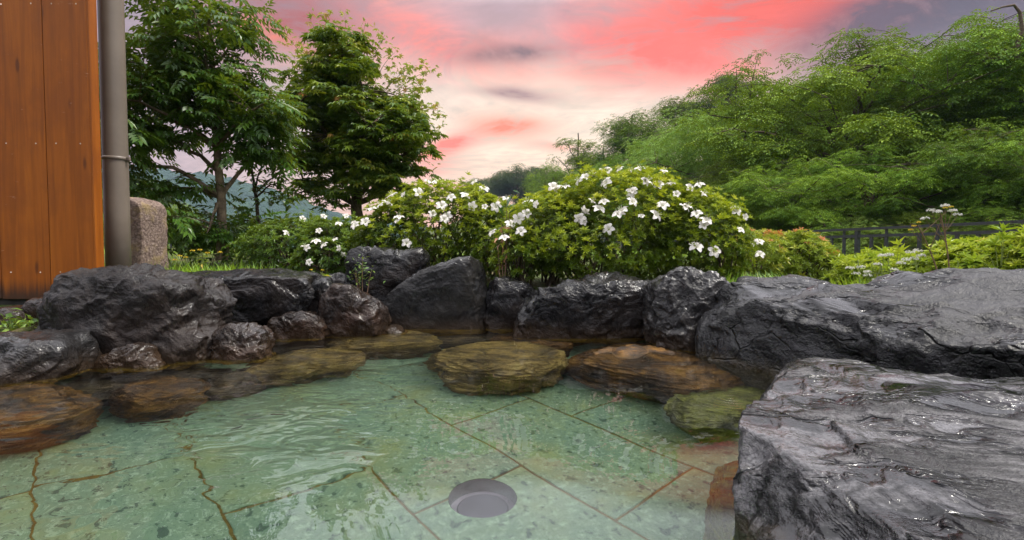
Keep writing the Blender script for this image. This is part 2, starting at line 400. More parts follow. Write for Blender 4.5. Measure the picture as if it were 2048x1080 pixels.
def slab_mat(name, dark, pale, palek, turn, sc, filmr, rgh, filmt):
    m_, t = mat(name)
    co = t.n('ShaderNodeTexCoord').outputs['Object']
    geo = t.n('ShaderNodeNewGeometry'); z = t.xyz(geo.outputs['Position'])[2]; nz = t.xyz(geo.outputs['Normal'])[2]
    rot = t.n('ShaderNodeVectorRotate', rotation_type='Z_AXIS'); t.put(rot.inputs['Vector'], co); rot.inputs['Angle'].default_value = turn
    wn_ = t.n('ShaderNodeTexNoise'); t.put(wn_.inputs['Vector'], rot.outputs[0]); wn_.inputs['Scale'].default_value = 4.0; wn_.inputs['Detail'].default_value = 3
    cr_ = t.vm('ADD', rot.outputs[0], t.vm('SCALE', t.vm('SUBTRACT', wn_.outputs['Color'], (.5, .5, .5)), scale=.12))
    bands = t.noise(t.vm('MULTIPLY', cr_, (3.5 * sc, 13 * sc, 13 * sc)), 1.0, 6, .62)
    patch = t.noise(t.vm('MULTIPLY', cr_, (2.2 * sc, 5.0 * sc, 5 * sc)), 1.0, 5, .6)
    grain = t.noise(co, 130, 3, .75); lump = t.noise(co, 22, 4, .6)
    vo = t.n('ShaderNodeTexVoronoi', feature='DISTANCE_TO_EDGE'); t.put(vo.inputs['Vector'], t.vm('MULTIPLY', cr_, (3.2, 9.0, 7.0))); vo.inputs['Scale'].default_value = 1.0
    crack = t.m('SUBTRACT', 1.0, t.ss(vo.outputs['Distance'], .0, .035))
    crack = t.m('MULTIPLY', crack, t.ss(t.noise(co, 6, 3, .5), .48, .6))
    c = t.mix(t.m('MULTIPLY', t.ss(bands, .47, .60), palek), dark, pale)
    c = t.mix(t.ss(grain, .35, .62), t.mix(.6, c, (.003, .003, .003)), c)
    c = t.mix(t.m('MULTIPLY', t.ss(lump, .55, .68), .4), c, tuple(x_ * .4 for x_ in pale))
    c = t.mix(t.m('MULTIPLY', crack, .9), c, (.003, .003, .003))
    st = t.m('SUBTRACT', 1.0, t.ss(t.m('ADD', z, t.m('MULTIPLY', t.m('SUBTRACT', lump, .5), .1)), -.02, .05))
    c = t.mix(t.m('MULTIPLY', st, .7), c, (.05, .036, .012))
    film = t.m('MULTIPLY', t.ss(patch, filmt, filmt + .08), t.ss(nz, .45, .85))
    r = t.m('ADD', t.m('MULTIPLY', film, filmr - rgh), t.m('ADD', rgh, t.m('MULTIPLY', grain, .12)))
    hh = t.m('ADD', t.m('MULTIPLY', lump, 1.0), t.m('ADD', t.m('MULTIPLY', bands, .9), t.m('MULTIPLY', grain, .22)))
    hh = t.m('SUBTRACT', hh, t.m('MULTIPLY', crack, .5))
    hh = t.m('MULTIPLY', hh, t.m('SUBTRACT', 1.0, t.m('MULTIPLY', film, .80)))
    finish(t, principled(t, c, r, .45, bump(t, hh, .9, .024)))
slab_mat('rock_streaked', (.0045, .0045, .005), (.030, .028, .033), .5, R(30), 1.0, .08, .36, .47)
slab_mat('rock_slab', (.008, .008, .009), (.14, .135, .14), .7, R(20), 1.25, .06, .42, .40)

# submerged stones: bedded, algae covered
def sunk_mat(name, stops, k=.55):
    m_, t = mat(name)
    co = t.n('ShaderNodeTexCoord').outputs['Object']
    big = t.noise(co, 6, 4, .6, .6); bed = t.noise(t.vm('MULTIPLY', co, (5, 5, 42)), 1.0, 4, .65, .8); fin = t.noise(co, 48, 3, .7)
    f = t.m('ADD', t.m('ADD', t.m('MULTIPLY', big, .5), t.m('MULTIPLY', bed, .35)), t.m('MULTIPLY', fin, .15))
    c = t.ramp(f, [(a_, tuple(x_ * k for x_ in b_)) for a_, b_ in stops])
    finish(t, principled(t, c, .6, .35, bump(t, t.m('ADD', bed, t.m('MULTIPLY', fin, .4)), .8, .03)))
sunk_mat('sunk_olive', [(.36, (.020, .014, .005)), (.46, (.13, .085, .020)), (.56, (.31, .21, .050)), (.68, (.40, .32, .10))], .6)
sunk_mat('sunk_amber', [(.38, (.018, .011, .005)), (.47, (.10, .046, .010)), (.56, (.34, .16, .022)), (.68, (.42, .26, .05))], .42)
sunk_mat('sunk_moss', [(.34, (.03, .03, .010)), (.46, (.12, .12, .022)), (.56, (.24, .25, .035)), (.68, (.36, .32, .09))], .5)
sunk_mat('sunk_dark', [(.36, (.018, .014, .010)), (.5, (.07, .05, .022)), (.66, (.20, .13, .05))])

# pool tiles
m_, t = mat('tile_stone')
co = t.n('ShaderNodeTexCoord').outputs['Object']
oi = t.n('ShaderNodeObjectInfo').outputs['Random']
n1 = t.noise(co, 5, 5, .6); n2 = t.noise(co, 48, 4, .75); n3 = t.noise(t.vm('ADD', co, (9, 4, 2)), 30, 4, .7); n4 = t.noise(t.vm('ADD', co, (3, 8, 5)), 140, 3, .7)
c = t.mix(t.ss(n1, .35, .65), (.085, .145, .098), (.115, .165, .098))
c = t.mix(t.m('MULTIPLY', oi, .35), c, (.135, .20, .10))
c = t.mix(t.m('MULTIPLY', t.ss(n2, .50, .62), .75), c, (.21, .29, .20))
c = t.mix(t.m('MULTIPLY', t.ss(n3, .56, .62), .9), c, (.020, .045, .032))
c = t.mix(t.m('MULTIPLY', t.ss(n4, .53, .66), .7), c, (.045, .085, .06))
c = t.mix(t.m('MULTIPLY', t.ss(t.noise(co, 2.2, 4, .65), .52, .68), .45), c, (.17, .18, .045))
finish(t, principled(t, c, .6, .3, bump(t, n2, .3, .004)))

# soil / ground cover
m_, t = mat('soil')
co = t.n('ShaderNodeTexCoord').outputs['Object']
n1 = t.noise(co, 1.4, 6, .65); n2 = t.noise(co, 18, 6, .7)
c = t.ramp(t.m('ADD', t.m('MULTIPLY', n1, .55), t.m('MULTIPLY', n2, .45)), [(.35, (.03, .045, .010)), (.5, (.055, .085, .016)), (.6, (.11, .085, .04)), (.72, (.17, .12, .07))])
finish(t, principled(t, c, .9, .2, bump(t, n2, .8, .05)))
m_, t = mat('forest_far')
co = t.n('ShaderNodeTexCoord').outputs['Object']
n1 = t.noise(co, .05, 6, .7); vo = t.n('ShaderNodeTexVoronoi', feature='F1'); t.put(vo.inputs['Vector'], co); vo.inputs['Scale'].default_value = .16
c = t.ramp(n1, [(.3, (.008, .022, .014)), (.5, (.016, .040, .022)), (.7, (.035, .07, .03))])
finish(t, principled(t, c, .9, .1, bump(t, t.m('SUBTRACT', t.noise(co, .12, 6, .7), vo.outputs['Distance']), 1.0, 4.0)))

# water
m_, t = mat('water')
pos = t.n('ShaderNodeNewGeometry').outputs['Position']
x, y, z = t.xyz(pos)
swell = t.noise(pos, 2.6, 0, .5); rip = t.noise(t.vm('MULTIPLY', pos, (1, 1.5, 1)), 8.0, 1, .5, .6); small = t.noise(t.vm('MULTIPLY', pos, (1, 1.3, 1)), 12.0, 1, .5, 1.2)
left = t.m('SUBTRACT', 1.0, t.ss(t.m('ADD', x, t.m('MULTIPLY', t.m('SUBTRACT', y, .9), -.28)), -.72, -.22))
gl = t.m('ADD', t.m('EXPONENT', t.m('MULTIPLY', t.m('POWER', t.m('DIVIDE', t.vm('DISTANCE', pos, (-.68, 1.36, 0)), .20), 2.0), -1.0)), t.m('EXPONENT', t.m('MULTIPLY', t.m('POWER', t.m('DIVIDE', t.vm('DISTANCE', pos, (-.44, 1.12, 0)), .13), 2.0), -1.0)))
amp = t.m('ADD', t.m('ADD', .02, t.m('MULTIPLY', gl, .5)), t.m('MULTIPLY', left, t.m('ADD', .14, t.m('MULTIPLY', t.ss(t.noise(t.vm('ADD', pos, (5, 2, 0)), 2.1, 3, .5), .42, .62), .55))))
h = t.m('ADD', t.m('MULTIPLY', swell, .35), t.m('MULTIPLY', amp, t.m('ADD', t.m('MULTIPLY', rip, t.m('ADD', .34, t.m('MULTIPLY', gl, .10))), t.m('MULTIPLY', small, t.m('ADD', .03, t.m('MULTIPLY', gl, 1.0))))))
RC = P(1462, 795, 1.0); dd = ray(1462, 795); RC = CAM + dd * (CAMH / -dd[2])
dist_ = t.vm('DISTANCE', pos, (float(RC[0]), float(RC[1]), 0.0))
ring = t.m('MULTIPLY', t.m('SINE', t.m('MULTIPLY', dist_, 250.0)), t.m('EXPONENT', t.m('MULTIPLY', t.m('POWER', t.m('DIVIDE', dist_, .16), 2.0), -1.0)))
h = t.m('ADD', h, t.m('MULTIPLY', ring, .010))
g = t.n('ShaderNodeBsdfGlass'); g.inputs['IOR'].default_value = 1.333; g.inputs['Roughness'].default_value = 0.0; g.inputs['Color'].default_value = (.97, 1, .985, 1)
t.t.links.new(bump(t, h, 1.0, .04), g.inputs['Normal'])
finish(t, g.outputs[0])

# ------------------------------------------------------------------ ground sheet
POOL = np.array([(-4.2, -2.6), (-4.2, 1.5), (-2.3, 1.72), (-1.80, 2.30), (-1.35, 2.85), (-.78, 3.08), (-.1, 3.16), (.48, 2.9), (.90, 2.55), (1.08, 2.25), (1.36, 1.84), (2.0, 1.4), (3.2, .7), (3.2, -2.6)])
def inside(px_, py_, poly):
    r = np.zeros(px_.shape, bool); n = len(poly); j = n - 1
    for i in range(n):
        xi, yi = poly[i]; xj, yj = poly[j]
        cnd = ((yi > py_) != (yj > py_)) & (px_ < (xj - xi) * (py_ - yi) / (yj - yi + 1e-12) + xi)
        r ^= cnd; j = i
    return r
def sstep(x_, a, b):
    t_ = np.clip((x_ - a) / (b - a), 0, 1); return t_ * t_ * (3 - 2 * t_)
def terrain(x_, y_):
    x_ = np.asarray(x_, float); y_ = np.asarray(y_, float)
    g_ = .20 + .055 * np.clip(y_ - 3, 0, 3.2)
    g_ = g_ - .12 * (1 - sstep(x_, -2.1, -1.8)) * (1 - sstep(y_, 2.45, 2.8))
    g_ = g_ - .12 * sstep(x_, 3.0, 4.6)
    q = np.stack([x_.ravel() * .9, y_.ravel() * .9, np.zeros(x_.size)], 1)
    g_ = g_ + .03 * fbm(q, 3, 5).reshape(x_.shape)
    s_ = np.where(x_ > 0, .8 * x_, 1.25 * x_) + .35 * y_ - 8.3
    hill = .46 * np.clip(s_, 0, None); hill = 17 * (1 - np.exp(-hill / 17))
    q2 = q * .16
    hill = hill + np.clip(s_, 0, 8) * .10 * fbm(q2, 3, 9).reshape(x_.shape)
    val = -5.0 * sstep(-.5 * x_ + .5 * y_, 8.5, 24) * (1 - sstep(s_, -6, 2))
    return g_ + hill + val
def axis(lo, hi, step, flo, fhi):
    c_ = list(np.arange(lo, hi + 1e-6, step)); a = []; d = step; q = lo
    while q > flo: d *= 1.22; q -= d; a.append(q)
    b = []; d = step; q = hi
    while q < fhi: d *= 1.22; q += d; b.append(q)
    return np.array(a[::-1] + c_ + b)
xs = axis(-7, 7.5, .1, -560, 560); ys = axis(-3.2, 15, .1, -200, 640)
gxx, gyy = np.meshgrid(xs, ys)
gz_ = np.where(inside(gxx, gyy, POOL), -.62, terrain(gxx, gyy))
nx, ny = len(xs), len(ys)
ii, jj = np.meshgrid(np.arange(nx - 1), np.arange(ny - 1))
q0 = (jj * nx + ii).ravel()
gf = np.stack([q0, q0 + 1, q0 + nx + 1, q0 + nx], 1)
obj('ground', mesh_np('ground', np.stack([gxx.ravel(), gyy.ravel(), gz_.ravel()], 1), gf, True, [MAT['soil']]), kind='structure')

# far mountains, wooded
def ridge_obj(name, Yd, prof, depth, seed, lump):
    pxs = np.linspace(prof[0][0], prof[-1][0], 150); tops = np.interp(pxs, [p[0] for p in prof], [p[1] for p in prof])
    rows = 40; V = []
    for r_ in range(rows):
        k = r_ / (rows - 1)
        yy = Yd + depth * k
        xx = (pxs - 1024) / FPX * yy
        zt = CAMH + (500 - tops) / FPX * (Yd + depth)
        prof_ = np.sin(np.clip(k, 0, 1) * np.pi / 2) ** 1.2
        zb = -8.0
        zz2 = zb + (zt - zb) * prof_
        V.append(np.stack([xx, np.full_like(xx, yy), zz2], 1))
    for k in (1.15, 1.4):
        yy = Yd + depth * k; xx = (pxs - 1024) / FPX * yy
        V.append(np.stack([xx, np.full_like(xx, yy), np.full_like(xx, -20) if k > 1.3 else zz2 * .7], 1))
    V = np.concatenate(V); V[:, 2] += lump * fbm(V / (lump * 2.2), 4, seed) * .9 + lump * 1.6 * fbm(V / (lump * 14), 3, seed + 3)
    n_ = 150; R_ = rows + 2
    a, b = np.meshgrid(np.arange(n_ - 1), np.arange(R_ - 1)); q = (b * n_ + a).ravel()
    return obj(name, mesh_np(name, V, np.stack([q, q + 1, q + n_ + 1, q + n_], 1), True, [MAT['forest_far']]), kind='structure')
ridge_obj('mountain', 330, [(-300, 335), (150, 332), (330, 342), (450, 365), (560, 395), (680, 430), (800, 455), (1000, 470), (1200, 480)], 170, 3, 3.2)
ridge_obj('hill', 170, [(-300, 380), (100, 400), (300, 415), (420, 440), (520, 450), (640, 470), (800, 490), (1000, 500)], 80, 8, 2.4)

# ------------------------------------------------------------------ pool: bed, tiles, drain, water
FLOOR = .40
bedmb = MB(); bedmb.box((-4.6, -2.9, -.60), (3.6, 3.5, -FLOOR - .003))
bed = obj('pool_floor', bedmb.mesh('pool_floor', MAT['grout']), kind='structure')
DR = PW(966, 994, FLOOR)
dg = bpy.context.evaluated_depsgraph_get()
def cut_round(o, c, r, z0, z1):
    bm = bmesh.new(); bmesh.ops.create_cone(bm, cap_ends=True, segments=40, radius1=r, radius2=r, depth=z1 - z0)
    for v_ in bm.verts: v_.co += Vector((c[0], c[1], (z0 + z1) / 2))
    me = bpy.data.meshes.new('cutter'); bm.to_mesh(me); bm.free()
    co_ = bpy.data.objects.new('cutter', me); COL.objects.link(co_)
    md = o.modifiers.new('b', 'BOOLEAN'); md.operation = 'DIFFERENCE'; md.object = co_; md.solver = 'EXACT'
    bpy.context.view_layer.update()
    ev = o.evaluated_get(bpy.context.evaluated_depsgraph_get())
    nm = bpy.data.meshes.new_from_object(ev); o.modifiers.clear(); o.data = nm
    bpy.data.objects.remove(co_); bpy.data.meshes.remove(me)
TL, TW, GAP = .70, .352, .007
tmb = MB(); tmb.box((-TL / 2 + GAP / 2, -TW / 2 + GAP / 2, -.012), (TL / 2 - GAP / 2, TW / 2 - GAP / 2, 0), .002)
tile_me = tmb.mesh('tile', MAT['tile_stone'])
tdir = np.array([math.cos(R(-50)), math.sin(R(-50))]); ndir = np.array([-tdir[1], tdir[0]])
starts = {-1: -1.02, 0: -1.358, 1: -1.79, 2: -1.46, 3: -1.24, 4: -1.62}
rs = np.random.RandomState(4)
for row in range(-5, 8):
    off = .25 + .352 * (row + .5)
    s0 = starts.get(row, rs.uniform(-2, -1.3))
    for k in range(-6, 9):
        cs_ = s0 + (k + .5) * TL
        c_ = tdir * cs_ + ndir * off
        if not inside(np.array([c_[0]]), np.array([c_[1]]), POOL * 1.04)[0] or c_[1] < -.4 or abs(c_[0]) > 3.2: continue
        o = obj('tile', tile_me, bed, loc=(c_[0], c_[1], -FLOOR + rs.uniform(-.0015, .0015))); o.rotation_euler = (rs.normal(0, .002), rs.normal(0, .002), R(-50) + rs.normal(0, .003))
        if math.hypot(c_[0] - DR[0], c_[1] - DR[1]) < .55:
            cl = o.matrix_basis.inverted() @ Vector((DR[0], DR[1], -FLOOR))
            if abs(cl.x) < TL / 2 + .1 and abs(cl.y) < TW / 2 + .1:
                o.data = tile_me.copy(); cut_round(o, DR, .088, -.5, -.3)
cut_round(bed, DR, .088, -.476, -.2)
drain = obj('drain', None, label='round drain recess sunk into the green tiled pool floor', cat='drain', loc=(DR[0], DR[1], -.475))
bm = bmesh.new()
for r0, r1, z0, z1 in ((.087, .087, .0, .0745),):
    v_, f_ = tube_np([(0, 0, z0), (0, 0, z1 * .5), (0, 0, z1)], [r0, r0, r1], 40)
    cup = mesh_np('collar', v_, f_, True, [MAT['drain_wall']])
obj('collar', cup, drain); bm.free()
dm = MB(); dm.tube([(0, 0, .001), (0, 0, .012)], [.0865, .0865], 40); obj('cover_plate', dm.mesh('cover_plate', MAT['drain_cover']), drain)
pm_ = MB(); pm_.tube([(0, 0, .0125), (0, 0, .022), (0, 0, .026)], [.066, .066, .062], 36); obj('plug', pm_.mesh('plug', MAT['drain_plug']), drain)

pc_ = POOL.mean(0); wv = [(pc_[0] + (x_ - pc_[0]) * 1.05, pc_[1] + (y_ - pc_[1]) * 1.05, 0) for x_, y_ in POOL]
wme = bpy.data.meshes.new('water'); wme.from_pydata(wv, [], [list(range(len(wv)))]); wme.materials.append(MAT['water']); wme.update()
if wme.polygons[0].normal.z < 0: wme.flip_normals()
obj('water', wme, kind='structure')

# ------------------------------------------------------------------ boulders
def ico(sub):
    bm = bmesh.new(); bmesh.ops.create_icosphere(bm, subdivisions=sub, radius=1)
    v_ = np.array([q.co[:] for q in bm.verts]); f_ = np.array([[q.index for q in fc.verts] for fc in bm.faces]); bm.free()
    return v_, f_
ICO = {k: ico(k) for k in (5, 6, 7)}
def polyrad(poly, c, th):
    """radius of a closed outline around c for each angle"""
    d = np.asarray(poly, float) - c
    # smooth the outline by Chaikin
    for _ in range(2):
        a = d; b = np.roll(d, -1, 0); d = np.stack([a * .78 + b * .22, a * .22 + b * .78], 1).reshape(-1, 2)
    cx_, sx_ = np.cos(th), np.sin(th); best = np.zeros_like(th)
    n_ = len(d)
    for i in range(n_):
        p_ = d[i]; e = d[(i + 1) % n_] - p_
        den = cx_ * e[1] - sx_ * e[0]
        den = np.where(np.abs(den) < 1e-9, 1e-9, den)
        tt = (p_[0] * e[1] - p_[1] * e[0]) / den; uu = (p_[0] * sx_ - p_[1] * cx_) / den
        ok = (tt > 0) & (uu >= -1e-4) & (uu <= 1.0001)
        best = np.where(ok & (tt > best), tt, best)
    return np.where(best == 0, np.median(best[best > 0]), best)
def make_rock(name, label, poly, c, frame, dpos, dneg, pe, material, seed, sub=6, big=.06, mid=.035, fine=.006, cuts=7, cutdepth=.80, planes=(), strat=0.0, squash=None, cat='rock', group=None):
    v_, f_ = ICO[sub]
    rs_ = np.random.RandomState(seed)
    th = np.arctan2(v_[:, 1], v_[:, 0]); s_ = v_[:, 2]; cph = np.sqrt(np.clip(1 - s_ ** 2, 0, 1))
    Rr = polyrad(poly, np.asarray(c[:2]), th)
    k = np.power(cph, pe); dd_ = np.sign(s_) * np.power(np.abs(s_), pe)
    loc = np.stack([Rr * np.cos(th) * k, Rr * np.sin(th) * k, np.where(dd_ > 0, dpos, dneg) * dd_], 1)
    size = (np.ptp(loc, axis=0).mean())
    # planar facets
    for i in range(cuts):
        n_ = rs_.normal(size=3); n_[2] += rs_.uniform(0, .9); n_ /= np.linalg.norm(n_)
        h_ = loc @ n_; lim = h_.max() * rs_.uniform(cutdepth, .97)
        loc -= np.clip(h_ - lim, 0, None)[:, None] * n_ * .85
    U, V_, W = [np.array(a, float) for a in frame[1:]]
    base = frame[0] + U * c[0] + V_ * c[1]
    w_ = loc[:, :1] * U + loc[:, 1:2] * V_ + loc[:, 2:3] * W
    for n_, pt in planes:
        n_ = np.array(n_, float); n_ /= np.linalg.norm(n_)
        h_ = (w_ + base - np.array(pt)) @ n_
        w_ -= np.clip(h_, 0, None)[:, None] * n_ * .92
    nrm = w_ / (np.linalg.norm(w_, axis=1)[:, None] + 1e-9)
    q = (w_ + base) / size
    disp = -.25 * mid + big * fbm(q * 2.2, 3, seed) + mid * ridged(q * 4.1 + .35 * fbm(q * 3, 2, seed + 40)[:, None], 4, seed + 7) + fine * ridged(q * 15, 4, seed + 11)
    if strat:
        zz3 = (w_ @ np.array([.12, .10, 1.0])) / size * 13 + 1.6 * fbm(q * 3, 3, seed + 20)
        st_ = np.abs((zz3 % 1) - .5) * 2; disp += strat * (st_ ** 2 - .4)
    w_ = w_ + nrm * (disp * size)[:, None]
    me = mesh_np(name, w_, f_, True, [material])
    return obj(name, me, label=label, cat=cat, group=group, loc=base)
def face_rock(label, Y, outl, df, db, m__, seed, pe=.62, name='boulder', **kw):
    Yp = Y - .5 * df; db += .5 * df; df *= .5
    pts = np.array([[P(px, py, Yp)[0], P(px, py, Yp)[2]] for px, py in outl])
    c_ = (pts.max(0) + pts.min(0)) / 2 * .5 + pts.mean(0) * .5
    return make_rock(name, label, pts, c_, (np.array([0, Yp, 0.]), (1, 0, 0), (0, 0, 1), (0, -1, 0)), df, db, pe, MAT[m__], seed, **kw)
def plan_rock(label, pts, z0, z1, m__, seed, pe=.55, name='boulder', **kw):
    pts = np.asarray(pts, float); c_ = pts.mean(0)
    return make_rock(name, label, pts, c_, (np.array([0, 0, (z0 + z1) / 2]), (1, 0, 0), (0, 1, 0), (0, 0, 1)), (z1 - z0) / 2, (z1 - z0) / 2, pe, MAT[m__], seed, **kw)

face_rock('big rounded brown-black boulder at the pool edge in front of the wooden wall', 2.32, [(100, 690), (118, 640), (150, 572), (190, 550), (250, 548), (320, 560), (365, 577), (388, 605), (398, 640), (414, 680), (418, 705), (405, 770), (300, 830), (170, 830), (98, 750)], .26, .26, 'rock_umber', 11, sub=7, pe=.6, big=.05, mid=.045)
face_rock('low grey boulder with a flat top at the left edge of the picture', 1.92, [(-140, 695), (-60, 682), (20, 680), (95, 682), (120, 700), (126, 735), (118, 790), (60, 840), (-140, 850)], .17, .24, 'rock_grey', 12, sub=6, pe=.5)
face_rock('small smooth round rock under the foot of the wooden wall', 2.5, [(50, 625), (62, 603), (90, 595), (130, 597), (160, 615), (165, 655), (120, 690), (60, 685)], .12, .12, 'rock_brown', 13, sub=5, mid=.02, name='rock')
face_rock('low flat-topped rock half hidden behind green leaves at the left picture edge', 2.42, [(-50, 625), (-10, 614), (30, 615), (52, 627), (54, 680), (-50, 690)], .10, .12, 'rock_brown', 14, sub=5, mid=.02, name='rock')
face_rock('long flat-topped black boulder below the bright grass tuft', 2.85, [(288, 575), (300, 548), (380, 543), (480, 545), (570, 541), (600, 549), (618, 575), (622, 603), (600, 632), (520, 648), (430, 652), (300, 650)], .16, .30, 'rock_dark', 15, sub=7, pe=.42, cutdepth=.9, cuts=4, planes=[((0, -.14, 1), P(470, 543, 2.95))])
face_rock('narrow upright dark rock against the right end of the long flat boulder', 2.9, [(610, 580), (622, 560), (648, 556), (664, 575), (668, 605), (655, 640), (612, 640)], .10, .15, 'rock_dark', 16, sub=5, name='rock')
face_rock('wet dark rock with a rust-brown sloping top beside the triangular boulder', 2.82, [(638, 650), (648, 602), (665, 574), (695, 574), (725, 592), (750, 605), (770, 632), (765, 690), (700, 710), (640, 700)], .14, .16, 'rock_brown', 17, sub=6)
face_rock('small flat grey rock lying at the foot of the low azalea', 3.2, [(636, 570), (655, 551), (692, 548), (722, 560), (712, 585), (645, 585)], .10, .10, 'rock_grey', 18, sub=5, name='rock')
face_rock('dark blocky boulder lying behind and left of the triangular boulder', 3.22, [(692, 570), (697, 518), (712, 499), (760, 499), (800, 503), (840, 498), (853, 516), (852, 545), (830, 640), (740, 650), (698, 610)], .16, .22, 'rock_dark', 19, sub=6, pe=.5)
face_rock('big smooth triangular black boulder at the middle of the far pool edge', 3.08, [(758, 625), (788, 572), (830, 546), (880, 523), (940, 515), (960, 527), (968, 560), (974, 620), (976, 720), (900, 745), (800, 735), (764, 690)], .14, .26, 'rock_smooth', 20, sub=7, pe=.5, mid=.014, big=.025, cuts=5, fine=.005)
face_rock('dark rock wedged between the triangular boulder and the boulder under the big azalea', 3.06, [(966, 620), (974, 568), (1000, 559), (1040, 561), (1066, 577), (1075, 630), (1070, 710), (975, 715)], .12, .20, 'rock_dark', 21, sub=6, name='rock')
face_rock('wide wet black boulder below the big white-flowered azalea', 2.82, [(1026, 650), (1038, 607), (1070, 583), (1120, 578), (1170, 563), (1230, 553), (1285, 559), (1312, 577), (1326, 612), (1328, 670), (1315, 730), (1230, 745), (1120, 740), (1035, 710)], .20, .26, 'rock_dark', 22, sub=7, pe=.55)
face_rock('rounded grey boulder between the big azalea and the long wet boulder', 2.52, [(1308, 615), (1312, 577), (1340, 557), (1385, 544), (1428, 555), (1460, 578), (1474, 640), (1478, 740), (1440, 790), (1360, 780), (1322, 710)], .18, .24, 'rock_grey', 23, sub=7, pe=.62, mid=.045)
face_rock('small knobbly rock half in the water under the long flat boulder', 2.74, [(515, 665), (545, 637), (590, 632), (612, 621), (632, 630), (646, 650), (658, 672), (650, 710), (560, 715), (515, 705)], .13, .13, 'rock_brown', 24, sub=6, name='rock')
face_rock('small dark rock in the gap beside the big rounded boulder', 2.55, [(402, 670), (414, 645), (445, 641), (468, 650), (468, 690), (405, 700)], .10, .10, 'rock_dark', 25, sub=5, name='rock')
face_rock('small rough reddish rock rising from the water right of the rounded boulder', 2.24, [(420, 700), (438, 670), (478, 656), (510, 666), (530, 690), (532, 740), (505, 790), (425, 785)], .12, .12, 'rock_brown', 26, sub=6, mid=.06, name='rock')
face_rock('little pointed brown rock at the waterline in front of the rounded boulder', 2.05, [(178, 760), (205, 722), (250, 697), (274, 687), (290, 705), (318, 732), (322, 790), (190, 800)], .08, .10, 'rock_brown', 27, sub=6, mid=.055, name='rock')
face_rock('dark low rock filling the shaded gap under the long flat boulder', 2.98, [(420, 655), (470, 632), (560, 628), (640, 640), (700, 655), (690, 720), (430, 720)], .10, .14, 'rock_dark', 28, sub=5, name='rock')
face_rock('small dark rock at the waterline left of the triangular boulder', 2.86, [(752, 690), (762, 660), (790, 652), (810, 668), (815, 710), (755, 715)], .07, .08, 'rock_dark', 29, sub=5, name='rock')
# long wet boulder and the foreground slab: laid out in plan
plan_rock('long wet black boulder with a shiny lavender-grey top along the right pool edge', [(.80, 2.02), (.92, 1.78), (1.08, 1.62), (1.35, 1.36), (1.75, 1.05), (2.3, .70), (2.75, .9), (2.5, 1.35), (2.0, 1.75), (1.6, 2.08), (1.25, 2.36), (.95, 2.36), (.80, 2.22)], -.34, .335, 'rock_streaked', 31, sub=7, pe=.34, big=.024, mid=.030, fine=.009, cuts=3,
          planes=[((-.16, -.24, 1), (1.12, 2.05, .285)), ((-1, -.15, .55), (.86, 2.0, .16))])
face_rock('small wet rock lying on the back rim of the long boulder', 2.42, [(1475, 590), (1485, 562), (1510, 553), (1560, 560), (1600, 553), (1650, 562), (1668, 580), (1640, 605), (1490, 605)], .09, .14, 'rock_streaked', 32, sub=5, name='rock')
plan_rock('broad flat pale-streaked slab in the right foreground', [(.41, .93), (.375, .80), (.365, .62), (.40, .44), (.52, .30), (.75, .2), (1.3, .2), (1.7, .5), (1.55, .95), (1.12, 1.13), (.85, 1.29), (.72, 1.38), (.63, 1.22), (.51, 1.07)], -.30, .185, 'rock_slab', 33, sub=7, pe=.30, big=.012, mid=.014, fine=.008, cuts=0,
          planes=[((-.08, -.10, 1), (.8, .9, .155)), ((-.83, -.19, .55), (.48, .73, .145))])

# submerged stones on the pool bed
def sunk(label, outl, dep, m__, seed, bottom=-.42, pe=.6, top=None, **kw):
    pts = [PW(px, py, dep)[:2] for px, py in outl]
    kw = {**dict(sub=6, big=.05, mid=.03, fine=.010, strat=.018, cuts=5), **kw}
    return plan_rock(label, pts, bottom, -dep * .5 if top is None else top, m__, seed, pe=pe, name='submerged_rock', **kw)
sunk('flat olive-brown bedded stone under water at the left of the tiles', [(488, 738), (520, 716), (580, 702), (660, 698), (715, 705), (730, 716), (690, 728), (600, 742), (520, 748)], .14, 'sunk_olive', 51)
sunk('flat ochre stone just under water before the triangular boulder', [(640, 688), (680, 668), (760, 658), (850, 660), (890, 680), (850, 690), (760, 694), (680, 698)], .12, 'sunk_olive', 52)
sunk('thick round olive stone under water at the centre of the pool edge', [(872, 722), (900, 697), (960, 687), (1040, 685), (1100, 696), (1136, 716), (1110, 735), (1040, 752), (950, 752), (892, 742)], .12, 'sunk_olive', 53, top=-.045, pe=.42, strat=.03)
sunk('amber-brown stone breaking the surface below the wide black boulder', [(1140, 705), (1190, 688), (1270, 676), (1350, 698), (1430, 716), (1480, 745), (1430, 775), (1330, 765), (1230, 745), (1150, 728)], .08, 'sunk_amber', 54, top=-.04, pe=.7)
sunk('mossy green stone under the ring ripples beside the slab', [(1335, 815), (1350, 785), (1420, 765), (1500, 765), (1570, 785), (1570, 825), (1460, 845), (1390, 850), (1350, 838)], .20, 'sunk_moss', 55, top=-.15, pe=.8, bottom=-.405)
sunk('wide rust-brown stone under water at the left picture edge', [(-120, 800), (0, 778), (90, 765), (160, 780), (205, 808), (170, 828), (90, 845), (0, 862), (-120, 880)], .14, 'sunk_amber', 56, top=-.03)
sunk('brown stone under water in front of the rounded boulder', [(225, 795), (260, 768), (330, 755), (395, 762), (430, 775), (400, 795), (340, 812), (260, 815)], .22, 'sunk_amber', 57, top=-.12)
sunk('olive stone foot under water along the slab', [(1418, 985), (1440, 935), (1480, 915), (1560, 940), (1600, 1080), (1560, 1140), (1460, 1110), (1425, 1040)], .12, 'sunk_moss', 58, top=-.03)
sunk('dark brown stone under water left of the small reddish rock', [(400, 775), (440, 750), (520, 735), (560, 745), (520, 765), (450, 795)], .26, 'sunk_dark', 59, top=-.18)
